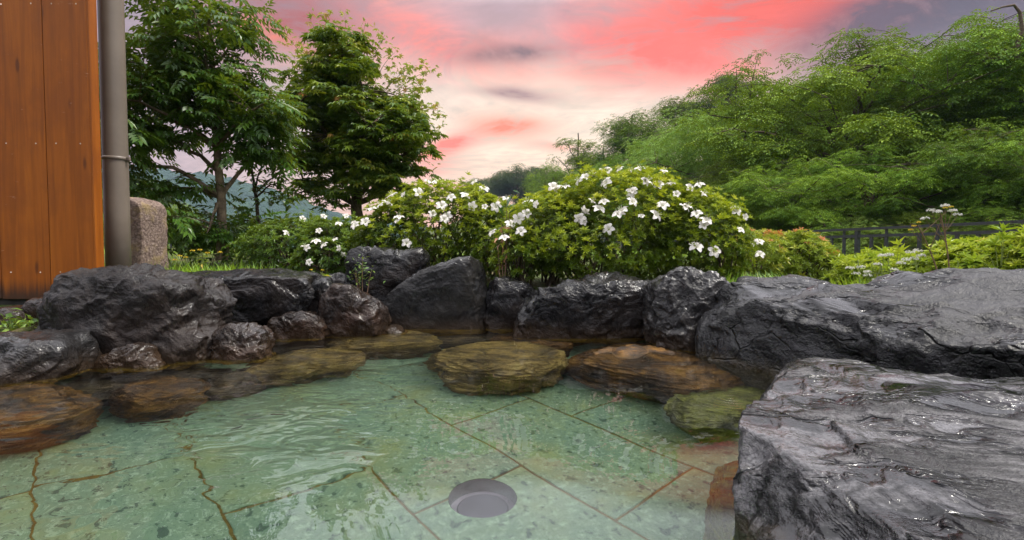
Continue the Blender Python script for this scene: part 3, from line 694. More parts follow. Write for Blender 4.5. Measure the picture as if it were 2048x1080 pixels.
sunk('dark stone under water right of the triangular boulder', [(965, 682), (1010, 662), (1090, 664), (1150, 678), (1140, 695), (1040, 690)], .12, 'sunk_amber', 60, top=-.05)
sunk('small tan stone at the left foot of the round olive stone', [(850, 722), (862, 706), (890, 702), (905, 715), (890, 728)], .25, 'sunk_olive', 61, top=-.20, sub=5)
sunk('dark stone under water at the foot of the wide black boulder', [(1120, 735), (1200, 720), (1340, 740), (1480, 770), (1540, 760), (1500, 720), (1380, 700), (1200, 690)], .30, 'sunk_dark', 62, top=-.22)
sunk('dark stone under water at the foot of the rounded boulder', [(60, 800), (150, 760), (330, 740), (450, 735), (470, 750), (380, 790), (250, 805)], .32, 'sunk_dark', 63, top=-.24)
sunk('dark stone under water behind the flat olive stones', [(500, 720), (640, 690), (900, 690), (1150, 690), (1150, 670), (800, 655), (560, 680)], .32, 'sunk_dark', 64, top=-.24)

# ------------------------------------------------------------------ wooden screen wall, downpipe, granite post
WY = 2.66
wx1 = P(189, 545, WY)[0]
wall = obj('wooden_wall', None, label='orange-brown wooden board wall at the left picture edge', cat='wall', loc=(wx1, WY, 0))
wz0 = P(100, 600, WY)[2]
pw_ = (P(189, 300, WY)[0] - P(100, 300, WY)[0])
edges_ = [0, -pw_, -2.12 * pw_, -3.1 * pw_, -4.2 * pw_, -5.2 * pw_]
rs = np.random.RandomState(2)
for k in range(5):
    mb = MB(); a, b = edges_[k + 1] + .0015, edges_[k] - .0015
    mb.box((a, 0, wz0 + .004 * k), (b, .018, 2.9), .002); obj('plank', mb.mesh('plank', MAT['plank_wood']), wall)
    for zn in (wz0 + .145, wz0 + .80, wz0 + 1.5, wz0 + 2.2):
        for xn in (a + .05, b - .05):
            nb = MB(); nb.tube([(xn, -.001, zn + rs.uniform(-.01, .01)), (xn, .002, zn)], [.0032, .0032], 8); obj('nail', nb.mesh('nail', MAT['nail_steel']), wall)
mb = MB(); mb.box((-.002, .001, wz0 + .01), (.010, .055, 2.9), .002); obj('edge_trim', mb.mesh('edge_trim', MAT['plank_wood']), wall)
mb = MB()
for zb in (wz0 + .15, wz0 + 1.3, wz0 + 2.3): mb.box((edges_[5], .019, zb), (-.003, .05, zb + .05), .002)
obj('back_batten', mb.mesh('back_batten', MAT['plank_wood']), wall)
mb = MB(); mb.box((edges_[5], .022, -.05), (-.04, .10, wz0 + .02)); obj('plinth', mb.mesh('plinth', MAT['concrete_dark']), wall)

pb = P(238, 560, 2.92)
pipe = obj('downpipe', None, label='grey-brown round downpipe standing beside the wooden wall', cat='pipe', loc=(pb[0], pb[1], .15))
mb = MB(); mb.tube([(0, 0, z_) for z_ in (0, .5, 1.2, 2.0, 3.0)], .060, 32); obj('tube', mb.mesh('tube', MAT['pipe_plastic'], True), pipe)
zb = P(238, 318, 2.92)[2] - .15
mb = MB(); mb.tube([(0, 0, zb - .010), (0, 0, zb - .007), (0, 0, zb + .007), (0, 0, zb + .010)], [.0605, .0655, .0655, .0605], 32, False); obj('band', mb.mesh('band', MAT['pipe_plastic'], True), pipe)
mb = MB(); mb.box((.060, -.008, zb - .010), (.082, .008, zb + .010), .002); obj('band_bolt', mb.mesh('band_bolt', MAT['pipe_plastic']), pipe)
mb = MB(); mb.tube([(0, 0, zb - .46), (0, 0, zb - .445), (0, 0, zb - .30), (0, 0, zb - .29)], [.0601, .0602, .0602, .0601], 32, False)

gp = [P(x_, y_, 3.6) for x_, y_ in ((252, 560), (254, 420), (260, 403), (275, 396), (316, 414), (318, 560))]
gx0, gx1 = gp[0][0], gp[-1][0]
bm = bmesh.new(); bmesh.ops.create_cube(bm, size=1)
W_ = gx1 - gx0; zt = P(285, 396, 3.6)[2]
for v_ in bm.verts: v_.co = Vector((v_.co.x * W_, v_.co.y * .22, (v_.co.z + .5) * (zt - .10)))
bmesh.ops.subdivide_edges(bm, edges=bm.edges[:], cuts=22, use_grid_fill=True)
cv = np.array([v_.co[:] for v_ in bm.verts])
tz = zt - .10
cv[:, 2] -= sstep(cv[:, 2], tz * .6, tz) * (np.clip(cv[:, 0], 0, 1) * .45)
sq = (np.abs(cv[:, 0]) / (W_ / 2)) ** 6 + (np.abs(cv[:, 1]) / .11) ** 6 + (np.abs(cv[:, 2] / tz - .5) * 2) ** 14
sh = np.where(sq > 1, sq ** (-1 / 14), 1)
cv[:, :2] *= sh[:, None]; cv[:, 2] = tz / 2 + (cv[:, 2] - tz / 2) * sh
cv += fbm(cv * 14, 4, 3)[:, None] * .006 * np.array([1, 1, .4])
for v_, c_ in zip(bm.verts, cv): v_.co = Vector(c_)
me = bpy.data.meshes.new('granite_post'); bm.to_mesh(me); bm.free(); me.materials.append(MAT['granite'])
for p_ in me.polygons: p_.use_smooth = True
go = obj('granite_post', me, label='short rough pinkish granite post beside the downpipe', cat='stone post', loc=((gx0 + gx1) / 2, 3.6, .10)); go.rotation_euler = (0, 0, R(-12))

# ------------------------------------------------------------------ railing
rl = np.array([(5.75, 1.2), (4.95, 5.0), (4.3, 8.1), (3.1, 11.0), (.6, 13.0), (-2.6, 13.9), (-7, 14.2), (-12, 14.0)])
seg = np.linalg.norm(np.diff(rl, axis=0), axis=1); cum = np.r_[0, np.cumsum(seg)]
def railpt(s_): return np.array([np.interp(s_, cum, rl[:, 0]), np.interp(s_, cum, rl[:, 1])])
rail = obj('railing', None, label='dark metal railing with upright bars between garden and woods', cat='railing', loc=(4.95, 5, 0))
ro = np.array([4.95, 5, 0])
def railbar(name, z0, hw, hh):
    ss_ = np.unique(np.r_[cum, np.linspace(0, cum[-1], 70)])
    v_ = []; 
    for s_ in ss_:
        p_ = railpt(s_); d_ = railpt(min(s_ + .05, cum[-1])) - railpt(max(s_ - .05, 0)); d_ /= np.linalg.norm(d_); n_ = np.array([-d_[1], d_[0]])
        for a, b in ((-1, -1), (1, -1), (1, 1), (-1, 1)):
            q = p_ + n_ * a * hw; v_.append((q[0] - ro[0], q[1] - ro[1], z0 + b * hh))
    f_ = []
    for i in range(len(ss_) - 1):
        for k in range(4): f_.append((i * 4 + k, i * 4 + (k + 1) % 4, i * 4 + 4 + (k + 1) % 4, i * 4 + 4 + k))
    f_ += [(0, 1, 2, 3), tuple(len(v_) - 4 + k for k in (3, 2, 1, 0))]
    m2 = MB(); m2.add(v_, f_); obj(name, m2.mesh(name, MAT['rail_paint']), rail)
railbar('top_rail', .725, .030, .016); railbar('lower_rail', .632, .018, .018); railbar('bottom_rail', .18, .018, .016)
mb = MB(); mb.box((-.020, -.012, -.22), (.020, .012, .23), .002); bal = mb.mesh('baluster', MAT['rail_paint'])
mb = MB(); mb.box((-.012, -.012, -.05), (.012, .012, .05)); stub = mb.mesh('rail_bracket', MAT['rail_paint'])
mb = MB(); mb.box((-.025, -.025, -.75), (.025, .025, .355), .003); pst = mb.mesh('post', MAT['rail_paint'])
s_ = .1; k = 0
while s_ < cum[-1]:
    p_ = railpt(s_); d_ = railpt(min(s_ + .05, cum[-1])) - railpt(max(s_ - .05, 0)); a_ = math.atan2(d_[1], d_[0])
    if k % 9 == 0:
        o = obj('post', pst, rail, loc=(p_[0] - ro[0], p_[1] - ro[1], .35)); o.rotation_euler[2] = a_
    else:
        o = obj('baluster', bal, rail, loc=(p_[0] - ro[0], p_[1] - ro[1], .40)); o.rotation_euler[2] = a_
    if k % 3 == 1:
        o = obj('rail_bracket', stub, rail, loc=(p_[0] - ro[0], p_[1] - ro[1], .678)); o.rotation_euler[2] = a_
    s_ += .21; k += 1

# ------------------------------------------------------------------ leaf templates and scattering
def leaf(L=1.0, W=.4, fold=.12, droop=.15, base=(0, 0, 0), ang=0.0, pitch=0.0):
    v_ = np.array([(0, 0, 0), (.42 * L, W / 2 * L, fold * W * L), (.5 * L, 0, -.02 * L), (.42 * L, -W / 2 * L, fold * W * L), (L, 0, -droop * L)])
    f_ = np.array([(0, 2, 1), (1, 2, 4), (0, 3, 2), (3, 4, 2)])
    cp, sp = math.cos(pitch), math.sin(pitch); v_ = v_ @ np.array([[cp, 0, sp], [0, 1, 0], [-sp, 0, cp]])
    ca, sa = math.cos(ang), math.sin(ang); v_ = v_ @ np.array([[ca, sa, 0], [-sa, ca, 0], [0, 0, 1]])
    return v_ + np.array(base), f_
def leaf2(L, W, fold=.15, droop=.12, base=(0, 0, 0), ang=0.0, pitch=0.0):
    v_ = np.array([(0, 0, 0), (.45 * L, W / 2 * L, fold * W * L), (L, 0, -droop * L), (.45 * L, -W / 2 * L, fold * W * L)])
    f_ = np.array([(0, 2, 1), (0, 3, 2)])
    cp, sp = math.cos(pitch), math.sin(pitch); v_ = v_ @ np.array([[cp, 0, sp], [0, 1, 0], [-sp, 0, cp]])
    ca, sa = math.cos(ang), math.sin(ang); v_ = v_ @ np.array([[ca, sa, 0], [-sa, ca, 0], [0, 0, 1]])
    return v_ + np.array(base), f_
TPL = {}
TPL['pinnate'] = cat_np([leaf2(.42, .40, .2, .15, (x_, 0, -.1 * x_ * x_), sgn * R(58 - 20 * x_), R(-12)) for x_ in (.18, .42, .66, .86) for sgn in (1, -1)] + [leaf2(.42, .40, .2, .15, (.95, 0, -.1), 0, R(-12))])
TPL['maple'] = cat_np([leaf2(l_, .30, .25, .18, (0, 0, 0), R(a_)) for l_, a_ in ((1, 0), (.9, 38), (.9, -38), (.66, 78), (.66, -78))])
rs = np.random.RandomState(7)
TPL['shoot'] = cat_np([leaf2(rs.uniform(.75, 1.05), .36, .2, .12, (0, 0, 0), R(a_ + rs.uniform(-15, 15)), R(rs.uniform(12, 48))) for a_ in range(0, 360, 60)] + [leaf2(.7, .34, .2, .1, (0, 0, .05), R(a_), R(65)) for a_ in (20, 140, 260)])
TPL['spray'] = cat_np([leaf2(rs.uniform(.30, .42), .42, .2, .2, (x_, rs.uniform(-.05, .05), -.22 * x_ * x_), sgn * R(rs.uniform(35, 75)), R(rs.uniform(-30, 8))) for x_ in (.15, .45, .75) for sgn in (1, -1)] + [leaf2(.38, .42, .2, .2, (.9, 0, -.2), 0, R(-20))])
TPL['single'] = leaf(1, .42)
TPL['lance'] = leaf(1, .22, .2, .15)
def scatter(tpl, pos, nrm, head, scale, rnd, jitter_rnd=.0, rs_=None):
    tv, tf = TPL[tpl] if isinstance(tpl, str) else tpl
    nrm = nrm / (np.linalg.norm(nrm, axis=1)[:, None] + 1e-9)
    hx = head - (head * nrm).sum(1)[:, None] * nrm; hx /= np.linalg.norm(hx, axis=1)[:, None] + 1e-9
    hy = np.cross(nrm, hx)
    v_ = pos[:, None, :] + scale[:, None, None] * (tv[None, :, 0:1] * hx[:, None, :] + tv[None, :, 1:2] * hy[:, None, :] + tv[None, :, 2:3] * nrm[:, None, :])
    n_ = len(pos); f_ = tf[None] + (np.arange(n_) * len(tv))[:, None, None]
    return v_.reshape(-1, 3), f_.reshape(-1, tf.shape[1]), np.repeat(rnd, len(tv))
def bez(a, b, c_, n_):
    t_ = np.linspace(0, 1, n_)[:, None]; return (1 - t_) ** 2 * a + 2 * t_ * (1 - t_) * b + t_ ** 2 * c_

def tree_parts(seed, trunk, rad, env, n_clumps, n_limbs, per, crad, tpl, lsize, flat=.45, shell=.45, sides=7, lo=.35, twig=.006, extra=None, droop=.5):
    """trunk: polyline; env: ellipsoids (centre, radii, weight). Returns wood (v,f), leaves (v,f,rnd)"""
    r_ = np.random.RandomState(seed); trunk = np.asarray(trunk, float)
    w_ = np.array([e[2] if len(e) > 2 else np.prod(e[1]) ** (2 / 3) for e in env]); w_ = w_ / w_.sum()
    idx = r_.choice(len(env), n_clumps, p=w_)
    d_ = r_.normal(size=(n_clumps, 3)); d_ /= np.linalg.norm(d_, axis=1)[:, None]
    rr = r_.uniform(0, 1, n_clumps) ** shell
    A = np.array([env[i][0] for i in idx]) + d_ * rr[:, None] * np.array([env[i][1] for i in idx])
    cum_ = np.r_[0, np.cumsum(np.linalg.norm(np.diff(trunk, axis=0), axis=1))]; cum_ /= cum_[-1]
    ts = np.linspace(0, 1, 14); tp = np.stack([np.interp(ts, cum_, trunk[:, k]) for k in range(3)], 1)
    H_ = np.linalg.norm(trunk[-1] - trunk[0])
    tp[1:-1] += r_.normal(0, .004 * H_, (12, 3)) * np.array([1, 1, .2])
    rads = rad * (1 - .72 * ts ** .9); rads[0] *= 1.35; rads[1] *= 1.08
    wood = [tube_np(tp, rads, max(sides, 8))]
    # limbs to well spread attractors
    sel = [r_.randint(n_clumps)]
    dist = np.linalg.norm(A - A[sel[0]], axis=1)
    for _ in range(n_limbs - 1):
        j = int(dist.argmax()); sel.append(j); dist = np.minimum(dist, np.linalg.norm(A - A[j], axis=1))
    limb_pts = [tp[8:]]; limb_rad = [rads[8:]]
    for j in sel:
        e = A[j]; 
        hz = np.clip((e[2] - tp[0, 2]) / (tp[-1, 2] - tp[0, 2] + 1e-6) * .75 - .05 + r_.uniform(-.08, .08), lo, .97)
        st = np.array([np.interp(hz, ts, tp[:, k]) for k in range(3)]); r0 = np.interp(hz, ts, rads) * .62
        mid_ = (st + e) / 2 + np.array([0, 0, .12 * np.linalg.norm(e - st)]) + r_.normal(0, .06 * np.linalg.norm(e - st), 3)
        pp = bez(st, mid_, e, 9); pp[2:-1] += r_.normal(0, .018 * np.linalg.norm(e - st), (6, 3))
        rd = np.linspace(r0, twig * 1.5, 9); wood.append(tube_np(pp, rd, sides)); limb_pts.append(pp[2:]); limb_rad.append(rd[2:])
    LP = np.concatenate(limb_pts)
    for a in A:
        dv = LP - a; dd_ = np.linalg.norm(dv * np.array([1, 1, 1.3]), axis=1) + .35 * np.clip(LP[:, 2] - a[2], 0, None); j = int(dd_.argmin())
        if dd_[j] < crad * .3: continue
        m2 = (LP[j] + a) / 2 + np.array([0, 0, .15 * dd_[j]])
        wood.append(tube_np(bez(LP[j], m2, a, 5), np.linspace(twig * 1.6, twig * .6, 5), 4))
    wv_, wf_ = cat_np(wood)
    n_ = n_clumps * per; ci = np.repeat(np.arange(n_clumps), per)
    od = r_.normal(size=(n_, 3)); od /= np.linalg.norm(od, axis=1)[:, None]; od *= (r_.uniform(0, 1, n_) ** .45)[:, None]
    cr = crad * r_.uniform(.7, 1.3, n_clumps)[ci]
    off_ = od * cr[:, None] * np.array([1, 1, flat]); off_[:, 2] -= .35 * (off_[:, 0] ** 2 + off_[:, 1] ** 2) / cr
    pos = A[ci] + off_
    out = off_ * np.array([1, 1, .3]) / cr[:, None]
    nr = np.array([0, 0, 1.0]) + out * .5 + r_.normal(0, .28, (n_, 3))
    hd = out * 1.2 + r_.normal(0, .45, (n_, 3)) + np.array([0, 0, -droop])
    crnd = r_.uniform(0, 1, n_clumps)
    rn = np.clip(crnd[ci] * .5 + r_.uniform(0, .5, n_), 0, 1)
    lv = scatter(tpl, pos, nr, hd, lsize * r_.uniform(.65, 1.2, n_), rn)
    return (wv_, wf_), lv

def put_tree(name, base, wood, leaves, barkm, leafm, label, group=None, cat='tree'):
    b = np.array(base, float)
    o = obj(name, None, label=label, cat=cat, group=group, loc=b)
    obj('trunk', mesh_np('trunk', wood[0] - b, wood[1], True, [MAT[barkm]]), o)
    obj('crown', mesh_np('crown', leaves[0] - b, leaves[1], False, [MAT[leafm]], {'rnd': leaves[2]}), o)
    return o
def env_px(Y, items, ry=None):
    s_ = Y / FPX
    return [(P(x_, y_, Y) + np.array([0, dy, 0]), np.array([rx * s_, (ry or rx * s_), rz * s_])) for x_, y_, rx, rz, dy in items]

# left tree with pinnate leaves
env = env_px(4.5, [(400, 90, 150, 110, 0), (320, 170, 110, 110, -.1), (468, 170, 85, 105, .1), (420, 220, 160, 80, 0), (300, 270, 90, 75, -.15), (512, 250, 62, 70, .1), (340, 365, 85, 40, -.2), (230, 230, 45, 130, 0), (395, 0, 130, 60, 0), (415, 445, 55, 35, -.1)], .55)
tk = [P(446, 520, 4.5), P(441, 440, 4.5), P(440, 340, 4.5), P(436, 230, 4.5), P(424, 110, 4.5), P(420, 10, 4.5)]
wd, lv = tree_parts(21, tk, .046, env, 185, 16, 14, .14, 'pinnate', .165, .6, .5, 7, .25, .004, droop=.3)
put_tree('broadleaf_tree', tk[0], wd, lv, 'bark_pale', 'leaf_pinnate', 'tall dark green tree with long pinnate leaves behind the long flat boulder')
# thin sapling beside it
env = env_px(5.0, [(545, 375, 55, 35, 0), (490, 320, 55, 45, 0), (560, 300, 50, 50, 0), (520, 440, 55, 22, 0), (470, 425, 45, 18, 0)], .25)
tk = [P(522, 500, 5.0), P(518, 430, 5.0), P(508, 370, 5.0), P(500, 310, 5.0), P(520, 250, 5.0)]
wd, lv = tree_parts(22, tk, .022, env, 55, 8, 16, .13, 'single', .075, .5, .6, 6, .2, .003)
put_tree('sapling', tk[0], wd, lv, 'bark', 'leaf_pinnate', 'thin dark-stemmed sapling between the tall pinnate tree and the maple')
# maple
env = env_px(6.0, [(700, 165, 85, 95, 0), (720, 230, 125, 100, 0), (770, 280, 95, 90, 0), (640, 250, 75, 110, 0), (650, 350, 80, 70, 0), (760, 350, 85, 60, 0), (680, 110, 55, 50, 0), (820, 250, 40, 70, 0)], .75)
tk = [P(716, 470, 6.0), P(714, 420, 6.0), P(706, 340, 6.0), P(700, 240, 6.0), P(692, 130, 6.0)]
wd, lv = tree_parts(23, tk, .075, env, 260, 16, 42, .21, 'maple', .088, .26, .42, 7, .18, .005, droop=.75)
mo = put_tree('maple_tree', tk[0], wd, lv, 'bark', 'leaf_maple', 'dense round Japanese maple behind the low azalea')
# loose new shoots over the maple
r_ = np.random.RandomState(5); ends = [(620, 40), (650, 25), (690, 35), (640, 75), (600, 100), (730, 50), (770, 70), (790, 105), (835, 130), (850, 170), (868, 140), (862, 215), (880, 260), (850, 300), (845, 180), (815, 150), (590, 120), (860, 330), (560, 60), (890, 225), (840, 250), (830, 350)]
wood, ps = [], []
for ex, ey in ends:
    e = P(ex, ey, 6.0 + r_.uniform(-.3, .3)); s0 = P(700 + (ex - 700) * .5, 230 + (ey - 230) * .45, 6.0)
    pp = bez(s0, (s0 + e) / 2 + np.array([0, 0, .1]), e, 8); wood.append(tube_np(pp, np.linspace(.004, .0015, 8), 4))
    tt = r_.uniform(.3, 1.05, 30); q = np.stack([np.interp(tt, np.linspace(0, 1, 8), pp[:, k]) for k in range(3)], 1); ps.append(q + r_.normal(0, .055, q.shape))
ps = np.concatenate(ps); n_ = len(ps)
sv, sf, sr = scatter('maple', ps, np.array([0, 0, 1.]) + r_.normal(0, .6, (n_, 3)), r_.normal(0, 1, (n_, 3)), .062 * r_.uniform(.6, 1.2, n_), r_.uniform(0, 1, n_))
b = np.array(tk[0]); wv_, wf_ = cat_np(wood)
obj('shoot_stems', mesh_np('shoot_stems', wv_ - b, wf_, True, [MAT['stem_green']]), mo)
obj('new_shoots', mesh_np('new_shoots', sv - b, sf, False, [MAT['leaf_shoot']], {'rnd': sr}), mo)

# ------------------------------------------------------------------ azaleas
def flower_mesh(seed, openness):
    r_ = np.random.RandomState(seed); V, F, A_ = [], [], []
    o_ = 0
    for k in range(5):
        a0 = k * 2 * math.pi / 5 + r_.uniform(-.15, .15); w0 = r_.uniform(.34, .42)
        for (rr, zz, ww, at) in ((.10, 0, .05, 0.), (.42, .42, .34, .3), (.80, .62 - .2 * openness, w0 * 1.12, .8), (1.18, .60 - .45 * openness, .16, 1.)):
            rr2 = rr * (.55 + .45 * openness)
            for sgn in (-1, 0, 1):
                x_ = rr2; y_ = sgn * ww * (.7 + .3 * openness); z_ = zz + (-.07 if sgn == 0 else .05) + r_.normal(0, .025)
                V.append((x_ * math.cos(a0) - y_ * math.sin(a0), x_ * math.sin(a0) + y_ * math.cos(a0), z_)); A_.append(at)
        for i in range(3):
            for j in range(2):
                q = o_ + i * 3 + j; F.append((q, q + 1, q + 4, q + 3))
        o_ += 12
    V = np.array(V) * .5
    st = []
    sv_, sf_ = cat_np([tube_np([(0, 0, .1), (.12 * math.cos(a), .12 * math.sin(a), .35), (.2 * math.cos(a), .2 * math.sin(a), .58)], [.012, .010, .014], 3) for a in (0, 1.4, 2.7, 4.0, 5.2)])
    F = np.array(F); allv = np.concatenate([V, sv_]); allf = np.concatenate([F, sf_ + len(V)])
    return mesh_np('flower', allv, allf, True, [MAT['petal']], {'rnd': np.r_[A_, np.full(len(sv_), .1)]})
FLW = [flower_mesh(1, 1.0), flower_mesh(2, .75), flower_mesh(3, .9), flower_mesh(4, .35)]
def ray_env(px, py, env):
    d_ = ray(px, py); best = None
    for c_, rr in env:
        o_ = (CAM - c_) / rr; q = d_ / rr
        A2 = q @ q; B2 = 2 * o_ @ q; C2 = o_ @ o_ - 1; D2 = B2 * B2 - 4 * A2 * C2
        if D2 > 0:
            t_ = (-B2 - math.sqrt(D2)) / (2 * A2)
            if best is None or t_ < best[0]:
                p_ = CAM + d_ * t_; best = (t_, p_, (p_ - c_) / rr ** 2)
    return best
def azalea(name, label, env, base, n_sh, tpl, size, leafm, seed, flowers=(), fsize=.064, rmix=(.3, 1.0), stems=70, group=None, lowcut=.85):
    r_ = np.random.RandomState(seed); base = np.array(base, float)
    w_ = np.array([(e[1][0] * e[1][2] + e[1][0] * e[1][1]) for e in env]); w_ /= w_.sum()
    P_, N_, D_ = [], [], []
    zlo = base[2]; zhi = max(e[0][2] + e[1][2] for e in env)
    while sum(map(len, P_)) < n_sh:
        m2 = n_sh; idx = r_.choice(len(env), m2, p=w_)
        d_ = r_.normal(size=(m2, 3)); d_ /= np.linalg.norm(d_, axis=1)[:, None]
        lay = np.where(r_.uniform(size=m2) < .62, r_.uniform(.93, 1.07, m2), r_.uniform(.6, .95, m2))
        lay = np.where(r_.uniform(size=m2) < .07, r_.uniform(1.06, 1.17, m2), lay)
        C_ = np.array([e[0] for e in env])[idx]; Rr = np.array([e[1] for e in env])[idx]
        lump = 1 + .17 * fbm((C_ + d_ * Rr) * 6, 2, seed)
        p_ = C_ + d_ * Rr * (lay * lump)[:, None]
        dep = np.full(m2, -9.)
        for c_, rr in env: dep = np.maximum(dep, 1 - np.linalg.norm((p_ - c_) / rr, axis=1))
        h_ = (p_[:, 2] - zlo) / (zhi - zlo)
        keep = (dep < .42) & (h_ > .06) & (r_.uniform(size=m2) < np.clip(.25 + h_ / lowcut * .75, 0, 1)) & (p_[:, 1] < np.array([e[0][1] + .8 * e[1][1] for e in env]).max())
        P_.append(p_[keep]); N_.append((d_ / Rr * Rr.mean())[keep]); D_.append(dep[keep])
    pos = np.concatenate(P_)[:n_sh]; nr = np.concatenate(N_)[:n_sh]; dp = np.concatenate(D_)[:n_sh]
    nr = nr / np.linalg.norm(nr, axis=1)[:, None] * .8 + np.array([0, 0, .75]) + r_.normal(0, .3, nr.shape)
    young_lit = np.clip(1 - dp * 6, 0, 1) * np.clip(.30 + .95 * (pos[:, 2] - zlo) / (zhi - zlo), 0, 1)  # young outer tips; lower leaves also tinted darker, painting in the bush's self-shade
    rn = np.clip(rmix[0] * r_.uniform(0, 1, n_sh) + (rmix[1] - rmix[0]) * young_lit * r_.uniform(.55, 1, n_sh), 0, 1)
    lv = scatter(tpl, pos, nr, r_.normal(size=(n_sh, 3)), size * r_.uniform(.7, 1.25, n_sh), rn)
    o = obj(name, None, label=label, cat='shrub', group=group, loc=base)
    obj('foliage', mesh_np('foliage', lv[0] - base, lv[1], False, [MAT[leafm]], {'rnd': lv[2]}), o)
    wood = []
    for _ in range(stems):
        c_, rr = env[r_.randint(len(env))]; d2 = r_.normal(size=3); d2[2] = abs(d2[2]); d2 /= np.linalg.norm(d2)
        e = c_ + d2 * rr * .88; s0 = np.array([c_[0] + r_.normal(0, .25) * rr[0], c_[1] + r_.normal(0, .2) * rr[1], zlo - .02])
        wood.append(tube_np(bez(s0, np.array([(s0[0] * .6 + e[0] * .4), (s0[1] * .6 + e[1] * .4), (s0[2] + e[2]) / 2 + .03]), e, 7), np.linspace(.008, .0025, 7), 5))
    if wood:
        wv_, wf_ = cat_np(wood); obj('stems', mesh_np('stems', wv_ - base, wf_, True, [MAT['bark']]), o)
    rr_m = float(np.mean([e[1][2] for e in env]))
    for (fx, fy) in flowers:
        hit = ray_env(fx + r_.uniform(-2, 2), fy, env)
        if hit is None:
            for k in range(1, 30):
                hit = ray_env(fx, fy + 4 * k, env)
                if hit is not None: break
        if hit is None: continue
        nn = hit[2] / np.linalg.norm(hit[2]); p_ = hit[1] + nn * (.034 + .17 * .9 * rr_m * max(0.0, float(fbm(hit[1][None] * 6, 2, seed)[0]))) - base
        nn = nn * .7 + np.array([0, -.35, .45]) + r_.normal(0, .5, 3)
        fo = obj('flower', FLW[r_.choice(4, p=[.35, .3, .2, .15])], o, loc=p_)
        q = Vector(nn).to_track_quat('Z', 'Y'); q = q @ Vector((0, 0, 1)).rotation_difference(Vector((0, 0, 1)))
        fo.rotation_euler = q.to_euler(); s2 = fsize * r_.uniform(.75, 1.15); fo.scale = (s2, s2, s2)
    return o
Z2 = [(795, 135), (700, 195), (570, 210), (625, 200), (480, 265), (520, 262), (440, 285), (825, 255), (865, 310), (845, 325), (775, 300), (575, 350), (1020, 270), (1075, 275), (1130, 265), (1000, 130), (1070, 150), (885, 215), (955, 205), (620, 455), (400, 350), (350, 370), (600, 320), (760, 150), (1185, 225)]
ZL = [(335, 415), (415, 430), (125, 405), (10, 340), (145, 335), (260, 315), (250, 340), (300, 375), (200, 465), (145, 495), (55, 505), (40, 500), (100, 485), (210, 505), (280, 530), (250, 525), (70, 570), (225, 380), (-70, 420)]
ZR = [(1350, 255), (1405, 265), (1310, 330), (1260, 360), (1290, 415), (1350, 310), (1155, 420), (1210, 450), (1545, 105), (1480, 140), (1500, 130), (1660, 140), (1690, 130), (1720, 120), (1775, 65), (1800, 60), (1875, 65), (1925, 85), (1975, 60), (1710, 235), (1780, 240), (1680, 270), (1750, 275), (1610, 325), (1650, 320), (1630, 345), (1930, 240), (1940, 190), (1855, 305), (1890, 285), (1810, 375), (1980, 315), (1800, 150), (2000, 150)]
ZR3 = [(180, 70), (90, 130), (160, 125), (220, 125), (245, 170), (130, 265), (170, 225), (290, 225), (270, 230), (365, 145), (300, 140), (360, 265), (395, 300), (385, 315), (515, 255), (570, 275), (550, 335), (350, 410), (430, 425), (380, 190), (30, 165)]
cv2 = lambda l_: [(600 + x_ / 2.919, 330 + y_ / 2.919) for x_, y_ in l_]
cv3 = lambda l_: [(1250 + x_ / 2.511, 330 + y_ / 2.511) for x_, y_ in l_]
def envs(items):   # px, py, rx px, rz px, Y, ry m
    return [(P(x_, y_, Y), np.array([rx * Y / FPX, ry, rz * Y / FPX])) for x_, y_, rx, rz, Y, ry in items]
e_mid = envs([(880, 455, 125, 85, 3.75, .38), (800, 480, 85, 75, 3.7, .34), (960, 470, 80, 80, 3.75, .34), (750, 500, 50, 52, 3.65, .25), (1000, 500, 60, 60, 3.55, .28)])
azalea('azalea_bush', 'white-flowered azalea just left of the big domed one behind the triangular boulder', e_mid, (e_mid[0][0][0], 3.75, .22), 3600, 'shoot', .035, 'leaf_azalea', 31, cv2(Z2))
e_big = envs([(1250, 455, 160, 102, 3.35, .42), (1110, 470, 95, 82, 3.35, .36), (1370, 475, 105, 92, 3.3, .36), (1200, 500, 150, 60, 3.2, .30), (1445, 500, 45, 60, 3.25, .24), (1040, 505, 55, 55, 3.25, .25)])
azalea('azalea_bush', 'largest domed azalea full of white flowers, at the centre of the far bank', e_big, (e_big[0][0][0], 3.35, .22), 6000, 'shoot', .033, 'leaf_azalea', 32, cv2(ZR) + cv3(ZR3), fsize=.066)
e_low = envs([(590, 505, 100, 65, 4.1, .34), (670, 500, 70, 60, 3.9, .30), (650, 525, 62, 45, 3.6, .22)])
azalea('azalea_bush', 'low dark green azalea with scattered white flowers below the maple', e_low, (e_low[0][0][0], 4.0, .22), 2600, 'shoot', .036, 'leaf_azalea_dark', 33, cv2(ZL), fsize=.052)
e_red = envs([(1580, 520, 72, 55, 4.0, .32), (1510, 515, 45, 48, 3.7, .25), (1620, 530, 45, 42, 4.0, .25)])
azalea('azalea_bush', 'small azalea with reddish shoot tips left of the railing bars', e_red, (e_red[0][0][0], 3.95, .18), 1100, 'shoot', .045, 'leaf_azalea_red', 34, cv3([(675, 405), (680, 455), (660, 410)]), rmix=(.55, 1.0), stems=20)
e_r1 = envs([(1765, 560, 72, 52, 3.3, .28), (1835, 568, 60, 46, 3.0, .25)])
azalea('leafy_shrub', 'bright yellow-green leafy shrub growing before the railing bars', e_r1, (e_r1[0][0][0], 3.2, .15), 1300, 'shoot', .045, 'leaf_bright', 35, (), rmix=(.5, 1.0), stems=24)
e_r2 = envs([(1955, 555, 95, 66, 2.75, .30), (2060, 545, 95, 70, 2.6, .30)])
